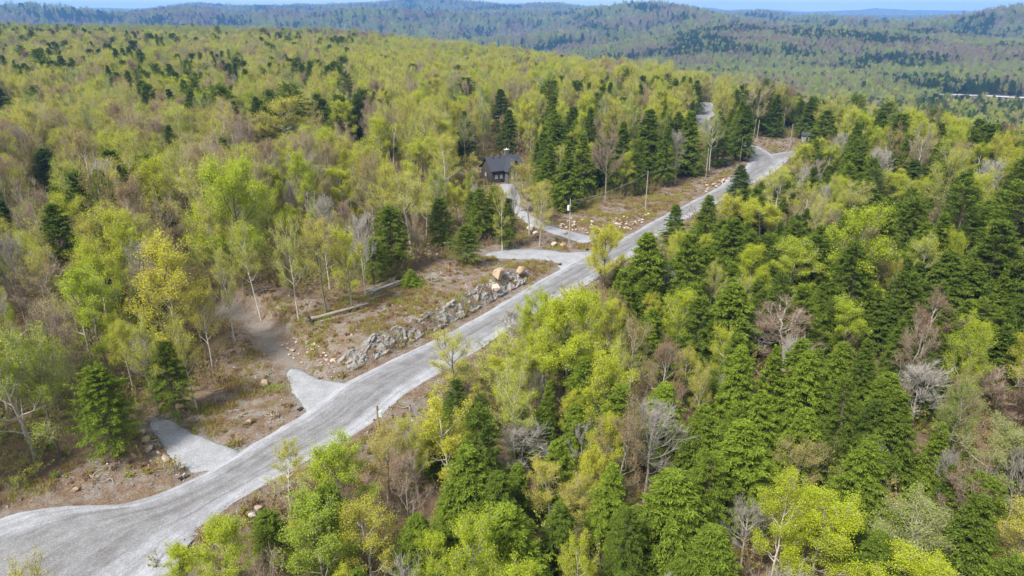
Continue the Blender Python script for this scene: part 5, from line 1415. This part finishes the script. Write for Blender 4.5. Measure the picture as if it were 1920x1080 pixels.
# ------------------------------------------------------------------ culverts (dark pipe mouths beside the aprons)
M_DARK = simple_material('culvert_plastic', (0.012, 0.012, 0.013), (0.03, 0.03, 0.03), 3, 0.5)
for (u, v, lab) in [(342, 898, 'black culvert pipe end at the lower apron corner'), (563, 769, 'black culvert pipe end at the upper apron corner'), (1101, 469, 'black culvert pipe end beside the driveway mouth'), (1050, 497, 'black culvert pipe end below the spur road')]:
    p = at(u, v); gq_ = Geo()
    ax = np.array((0.58, 0.81, 0)); a = p + np.array((0, 0, 0.1)) - ax * 0.35; b = a + ax * 0.7
    gq_.tubes(np.stack([np.stack([a, b]), np.stack([b, a])]), np.array([[0.26, 0.26], [0.22, 0.22]]), 16, 0)
    new_obj('culvert_pipe', gq_.mesh('culvert_pipe', [M_DARK], True), label=lab, category='pipe')

# ------------------------------------------------------------------ house
def house():
    p = at(941, 336); root = new_obj('house', None, label='dark timber house with black roof, chimney and tall gable windows in the trees', category='house')
    root.location = (p[0], p[1], p[2]); root.rotation_euler = (0, 0, R(28))
    Lx, Ly, E, RH = 11.0, 7.6, 4.2, 3.3          # length along the ridge, depth, eaves, roof rise ; front is -y
    def gable_wall(x, s):
        Box().poly([(x, -Ly / 2, 0), (x, Ly / 2, 0), (x, Ly / 2, E), (x, 0, E + RH), (x, -Ly / 2, E)][::s], 0.2).build('wall', M_WALL, root)
    gable_wall(-Lx / 2, 1); gable_wall(Lx / 2, -1)
    Box().box((0, -Ly / 2 + 0.1, E / 2), (Lx - 0.42, 0.2, E)).build('wall', M_WALL, root)
    Box().box((0, Ly / 2 - 0.1, E / 2), (Lx - 0.42, 0.2, E)).build('wall', M_WALL, root)
    ov = 0.6; k = RH / (Ly / 2); x0, x1 = -Lx / 2 - ov, Lx / 2 + ov; ye = Ly / 2 + ov; ze = E - k * ov
    f = Box().poly([(x0, -ye, ze), (x1, -ye, ze), (x1, 0, E + RH), (x0, 0, E + RH)], 0.22).build('roof', M_ROOF, root)
    Box().poly([(x1, ye, ze), (x0, ye, ze), (x0, 0, E + RH + 0.002), (x1, 0, E + RH + 0.002)], 0.22).build('roof', M_ROOF, root)
    for xv in (-3.4, -1.2):
        Box().box((xv, -0.6, E + RH - 0.12), (0.35, 0.35, 0.45)).build('roof_vent', M_TRIM, f)
    # cross gable towards the front
    gx0, gw, gh, gy_ = 1.4, 4.6, 2.95, -Ly / 2 - 2.3
    Box().poly([(gx0 - gw / 2, gy_, 0), (gx0 + gw / 2, gy_, 0), (gx0 + gw / 2, gy_, E), (gx0, gy_, E + gh), (gx0 - gw / 2, gy_, E)], -0.2).build('gable', M_STONE, root)
    for s in (-1, 1):
        Box().box((gx0 + s * (gw / 2 - 0.1), (gy_ - Ly / 2) / 2 + 0.12, E / 2), (0.2, abs(gy_ + Ly / 2) - 0.25, E)).build('wall', M_STONE, root)
    kk = gh / (gw / 2); yo = gy_ - 0.6
    for s in (-1, 1):
        xe_ = gx0 + s * (gw / 2 + 0.55); zz = E - kk * 0.55
        pts = [(xe_, yo, zz + .05), (gx0, yo, E + gh + .05), (gx0, -0.3, E + gh + .05), (xe_, -Ly / 2 + 0.1, zz + .05)]
        Box().poly(pts if s < 0 else pts[::-1], -0.2 if False else 0.2).build('gable_roof', M_ROOF, root)
    for (cx_, w, z0, z1) in ((gx0 - 0.82, 1.0, 0.9, 4.9), (gx0 + 0.82, 1.0, 0.9, 4.9)):
        w_ = Box().box((cx_, gy_ - 0.03, (z0 + z1) / 2), (w + .16, 0.08, z1 - z0 + .16)).build('window', M_TRIM, root)
        for zc in ((z0 * 2 + z1) / 3 - 0.62, (z0 + z1 * 2) / 3 + 0.0):
            pass
        h3 = (z1 - z0 - 0.2) / 3
        for r_ in range(3): Box().box((cx_, gy_ - 0.08, z0 + h3 / 2 + r_ * (h3 + 0.1)), (w, 0.04, h3)).build('pane', M_GLASS, w_)
    for cx_ in (-3.9, -2.2, 4.6):
        w_ = Box().box((cx_, -Ly / 2 - 0.03, 1.9), (1.2, 0.08, 1.5)).build('window', M_TRIM, root)
        Box().box((cx_, -Ly / 2 - 0.08, 1.9), (1.04, 0.04, 1.34)).build('pane', M_GLASS, w_)
    w_ = Box().box((-Lx / 2 - 0.23, 0, 2.2), (0.08, 1.4, 1.4)).build('window', M_TRIM, root)
    Box().box((-Lx / 2 - 0.28, 0, 2.2), (0.04, 1.24, 1.24)).build('pane', M_GLASS, w_)
    dr = Box().box((-0.2 - 1.6, -Ly / 2 - 0.03, 1.08), (1.0, 0.08, 2.1)).build('door', M_TRIM, root)
    Box().box((-1.45, -Ly / 2 - 0.09, 1.05), (0.05, 0.06, 0.16)).build('handle', M_STEEL, dr)
    c = Box().box((2.2, 0.9, E + RH + 0.2), (1.3, 1.1, 3.0)).build('chimney', M_STONE, root)
    Box().box((2.2, 0.9, E + RH + 1.78), (1.5, 1.3, 0.14)).build('cap', M_WHITE, c)
    Box().tube((2.2, 0.9, E + RH + 1.84), (2.2, 0.9, E + RH + 2.3), 0.22, 0.2, 12).build('flue', M_STEEL, c)
house()
def hut(u, v, s, label, wall, roof, rz=0.5, name='hut'):
    p = at(u, v); f = proj(*p)[2]; w = s / FPX * f
    root = new_obj(name, None, label=label, category=name); root.location = p; root.rotation_euler = (0, 0, rz)
    Box().box((0, 0, 0.45 * w), (w, w * 0.9, 0.9 * w)).build('wall', wall, root)
    o_ = 0.14 * w
    a = w / 2 + o_; b = 0.45 * w + o_; z0, z1 = 0.86 * w, 1.3 * w
    Box().poly([(-a, -b, z0), (a, -b, z0), (a, 0, z1), (-a, 0, z1)], 0.05 * w).build('roof', roof, root)
    Box().poly([(a, b, z0), (-a, b, z0), (-a, 0, z1 + .002), (a, 0, z1 + .002)], 0.05 * w).build('roof', roof, root)
    for s_ in (-1, 1): Box().poly([(s_ * w * 0.49, -0.44 * w, 0.9 * w), (s_ * w * 0.49, 0.44 * w, 0.9 * w), (s_ * w * 0.49, 0, 1.24 * w)][::s_], 0.02 * w).build('gable', wall, root)
    d_ = Box().box((0.18 * w, -0.455 * w, 0.32 * w), (0.26 * w, 0.02 * w, 0.62 * w)).build('door', M_TRIM, root)
    w_ = Box().box((-0.22 * w, -0.455 * w, 0.55 * w), (0.26 * w, 0.02 * w, 0.28 * w)).build('window', M_TRIM, root)
    Box().box((-0.22 * w, -0.47 * w, 0.55 * w), (0.2 * w, 0.01 * w, 0.22 * w)).build('pane', M_GLASS, w_)
    return root
hut(1509, 265, 13, 'small white hut with dark roof at the edge of the cleared lot', simple_material('grey_white_siding', (0.24, 0.24, 0.245), (0.32, 0.32, 0.325), 3, 0.7), M_ROOF, -0.25)
hut(1106, 99, 9, 'white farmhouse far away at the foot of the wooded hills', M_WHITE, M_ROOF, 0.2, 'farmhouse')
hut(1119, 100, 7, 'smaller white outbuilding beside the distant farmhouse', M_WHITE, M_STEEL, 0.9, 'farmhouse')

# valley road far off
vp = VALLEY
pv_ = resample(vp, 12.0); d_ = np.gradient(pv_, axis=0); d_ /= np.linalg.norm(d_, axis=1, keepdims=True); nn = np.stack([-d_[:, 1], d_[:, 0]], -1)
A_ = pv_ + nn * 6; B_ = pv_ - nn * 6
V_ = np.concatenate([np.concatenate([A_, (Z(A_[:, 0], A_[:, 1]) + 1.0)[:, None]], 1), np.concatenate([B_, (Z(B_[:, 0], B_[:, 1]) + 1.0)[:, None]], 1)])
n_ = len(pv_); ii = np.arange(n_)
new_obj('valley_road', np_mesh('valley_road', V_, np.stack([ii[:-1], ii[:-1] + n_, ii[1:] + n_, ii[1:]], -1), None, [simple_material('pale_asphalt', (0.34, 0.34, 0.34), (0.42, 0.42, 0.42), 0.05)]), kind='structure')

# mast on the far ridge
p = at(1306, 24); f = proj(*p)[2]; mh = 14 / FPX * f
root = new_obj('radio_mast', None, label='thin radio mast standing on the far ridge against the sky', category='mast'); root.location = p
for k in range(3):
    a = k * 2.094; Box().tube((4 * math.cos(a), 4 * math.sin(a), -2), (0.6 * math.cos(a), 0.6 * math.sin(a), mh), 0.7, 0.4, 6).build('leg', M_WIRE, root)
for k in range(7):
    z_ = mh * (k + 1) / 8; r_ = 4 - 3.4 * (k + 1) / 8
    b_ = Box()
    for j in range(3):
        a, c_ = j * 2.094, (j + 1) * 2.094; b_.tube((r_ * math.cos(a), r_ * math.sin(a), z_), (r_ * math.cos(c_), r_ * math.sin(c_), z_ + 3), 0.35, 0.35, 5)
    b_.build('brace', M_WIRE, root)
Box().box((3.2, 0, mh * 0.9), (0.9, 0.9, mh * 0.25)).build('antenna', M_WIRE, root); Box().box((-3.2, 0, mh * 0.9), (0.9, 0.9, mh * 0.25)).build('antenna', M_WIRE, root)
print('objects', time.time() - T0)

# ------------------------------------------------------------------ labels that single out each tree
MARKS = [(938, 300, 'the black-roofed house'), (1067, 415, 'the transformer pole'), (1132, 470, 'the glowing yellow junction tree'), (630, 590, 'the fallen log'), (720, 540, 'the log heap'), (492, 540, 'the dark brush heap'), (290, 840, 'the boulder row'),
 (155, 632, 'the forest rock heap'), (440, 790, 'the bank between the aprons'), (570, 700, 'the upper apron'), (750, 620, 'the rock cut'), (712, 790, 'the brown marker post'), (842, 830, 'the round-headed yellow tree'), (1208, 850, 'the whitish bare tree'), (1520, 1000, 'the brilliant lime tree'),
 (1205, 520, 'the massive roadside hemlock'), (1470, 630, 'the rounded reddish-brown crown'), (1722, 620, 'the wide brown budding tree'), (1402, 510, 'the brightest lime crown'), (1384, 335, 'the small hemlock before the far road'), (1509, 252, 'the small white hut'), (1440, 300, 'the far road bend'), (1320, 220, 'the upper road glimpse'),
 (942, 200, 'the lone dark hemlock spire'), (622, 280, 'the broken white snag'), (550, 230, 'the big golden crown'), (458, 360, 'the leaning white-trunked lime tree'), (345, 530, 'the wide golden-yellow tree'), (735, 80, 'the broad ridge pine'), (1700, 750, 'the spreading pale bare tree'), (1835, 860, 'the wide greyish-green tree'), (1062, 640, 'the vivid lime roadside tree'), (960, 1050, 'the sunlit lower-edge hemlock'),
 (100, 300, 'the middle of the photo’s left edge'), (60, 120, 'the upper left corner'), (300, 220, 'the upper left forest centre'), (1815, 300, 'the rounded far lime crown'), (1880, 420, 'the middle of the photo’s right edge'), (1650, 420, 'the upper right hemlock stand centre'), (1860, 1050, 'the lower right corner'), (200, 420, 'the left forest centre'), (800, 200, 'the mid forest centre'), (1150, 160, 'the upper centre forest edge'), (640, 1040, 'the lower edge right of the road'), (1300, 760, 'the middle of the hemlock stand'), (1600, 880, 'the lower right hemlock stand centre')]
ORD = 'closest,second closest,third closest,fourth closest,fifth closest,sixth closest,seventh closest,eighth closest,ninth closest,tenth closest,eleventh closest,twelfth closest,thirteenth closest,fourteenth closest,fifteenth closest,sixteenth closest,seventeenth closest,eighteenth closest,nineteenth closest,twentieth closest'.split(',')
def looks(t):
    k, c = t['kind'], t['tint']
    if k in ('hemlock', 'pine', 'rounded'):
        return ('dark green' if c < 0.38 else 'mid-green' if c < 0.62 else 'bright green') + {'hemlock': ' conical hemlock', 'pine': ' pine', 'rounded': ' round-crowned hemlock'}[k]
    if k == 'bare': return 'bare pale grey tree'
    if k == 'budding': return ('reddish-brown' if c < 0.14 else 'tan-brown' if c < 0.26 else 'tan-gold') + ' budding tree'
    col = 'golden-yellow' if c < 0.5 else 'yellow-green' if c < 0.62 else 'lime-green' if c < 0.78 else 'soft green'
    return col + (' leafy tree' if k in ('leafy', 'dense') else ' thin-leaved tree')
cells = {}
for t, root in OWN_OBJ:
    root['category'] = {'hemlock_tree': 'evergreen tree', 'leafing_tree': 'tree', 'bare_tree': 'tree'}[FAMILY[t['kind']]]
    root['group'] = {'hemlock_tree': 'hemlocks and pines of the forest', 'leafing_tree': 'leafing trees of the forest', 'bare_tree': 'bare and budding trees of the forest'}[FAMILY[t['kind']]]
    if t['label']:
        root['label'] = t['label']; continue
    dist = [math.hypot(t['u'] - a, t['v'] - b) for a, b, _ in MARKS]
    j = int(np.argmin(dist)); dx_, dy_ = t['u'] - MARKS[j][0], t['v'] - MARKS[j][1]
    dr = ('right of' if dx_ > 0 else 'left of') if abs(dx_) > abs(dy_) else ('below' if dy_ > 0 else 'above')
    cells.setdefault((looks(t), dr, j), []).append((dist[j], t['px'], root))
for (lk, dr, j), lst in cells.items():
    lst.sort(key=lambda q: q[0])
    for k, (_, px, root) in enumerate(lst):
        root['label'] = '%s, %s %s %s' % (lk, ORD[min(k, 19)], dr, MARKS[j][2])
# ------------------------------------------------------------------ air
def haze():
    x0, x1, y0, y1 = GX[0] - 30, GX[-1] + 30, GY[0] - 30, GY[-1] + 30
    z0, z1 = float(gz.min()) - 1.2, max(float(gz.max()) + 45, CAM_H + 20)
    bm = bmesh.new()
    bmesh.ops.create_cube(bm, size=1.0)
    for v in bm.verts:
        v.co = ((x0 + x1) / 2 + v.co.x * (x1 - x0), (y0 + y1) / 2 + v.co.y * (y1 - y0), (z0 + z1) / 2 + v.co.z * (z1 - z0))
    me = bpy.data.meshes.new('haze'); bm.to_mesh(me); bm.free()
    m, n, l = material('blue_air')
    out = n.new('ShaderNodeOutputMaterial'); pv = n.new('ShaderNodeVolumePrincipled')
    pv.inputs['Color'].default_value = (0.18, 0.45, 1.0, 1)
    pv.inputs['Density'].default_value = 1.0e-4
    pv.inputs['Anisotropy'].default_value = 0.0
    l.new(pv.outputs[0], out.inputs['Volume'])
    me.materials.append(m)
    return new_obj('haze', me, kind='stuff')
haze()
print('script', time.time() - T0)
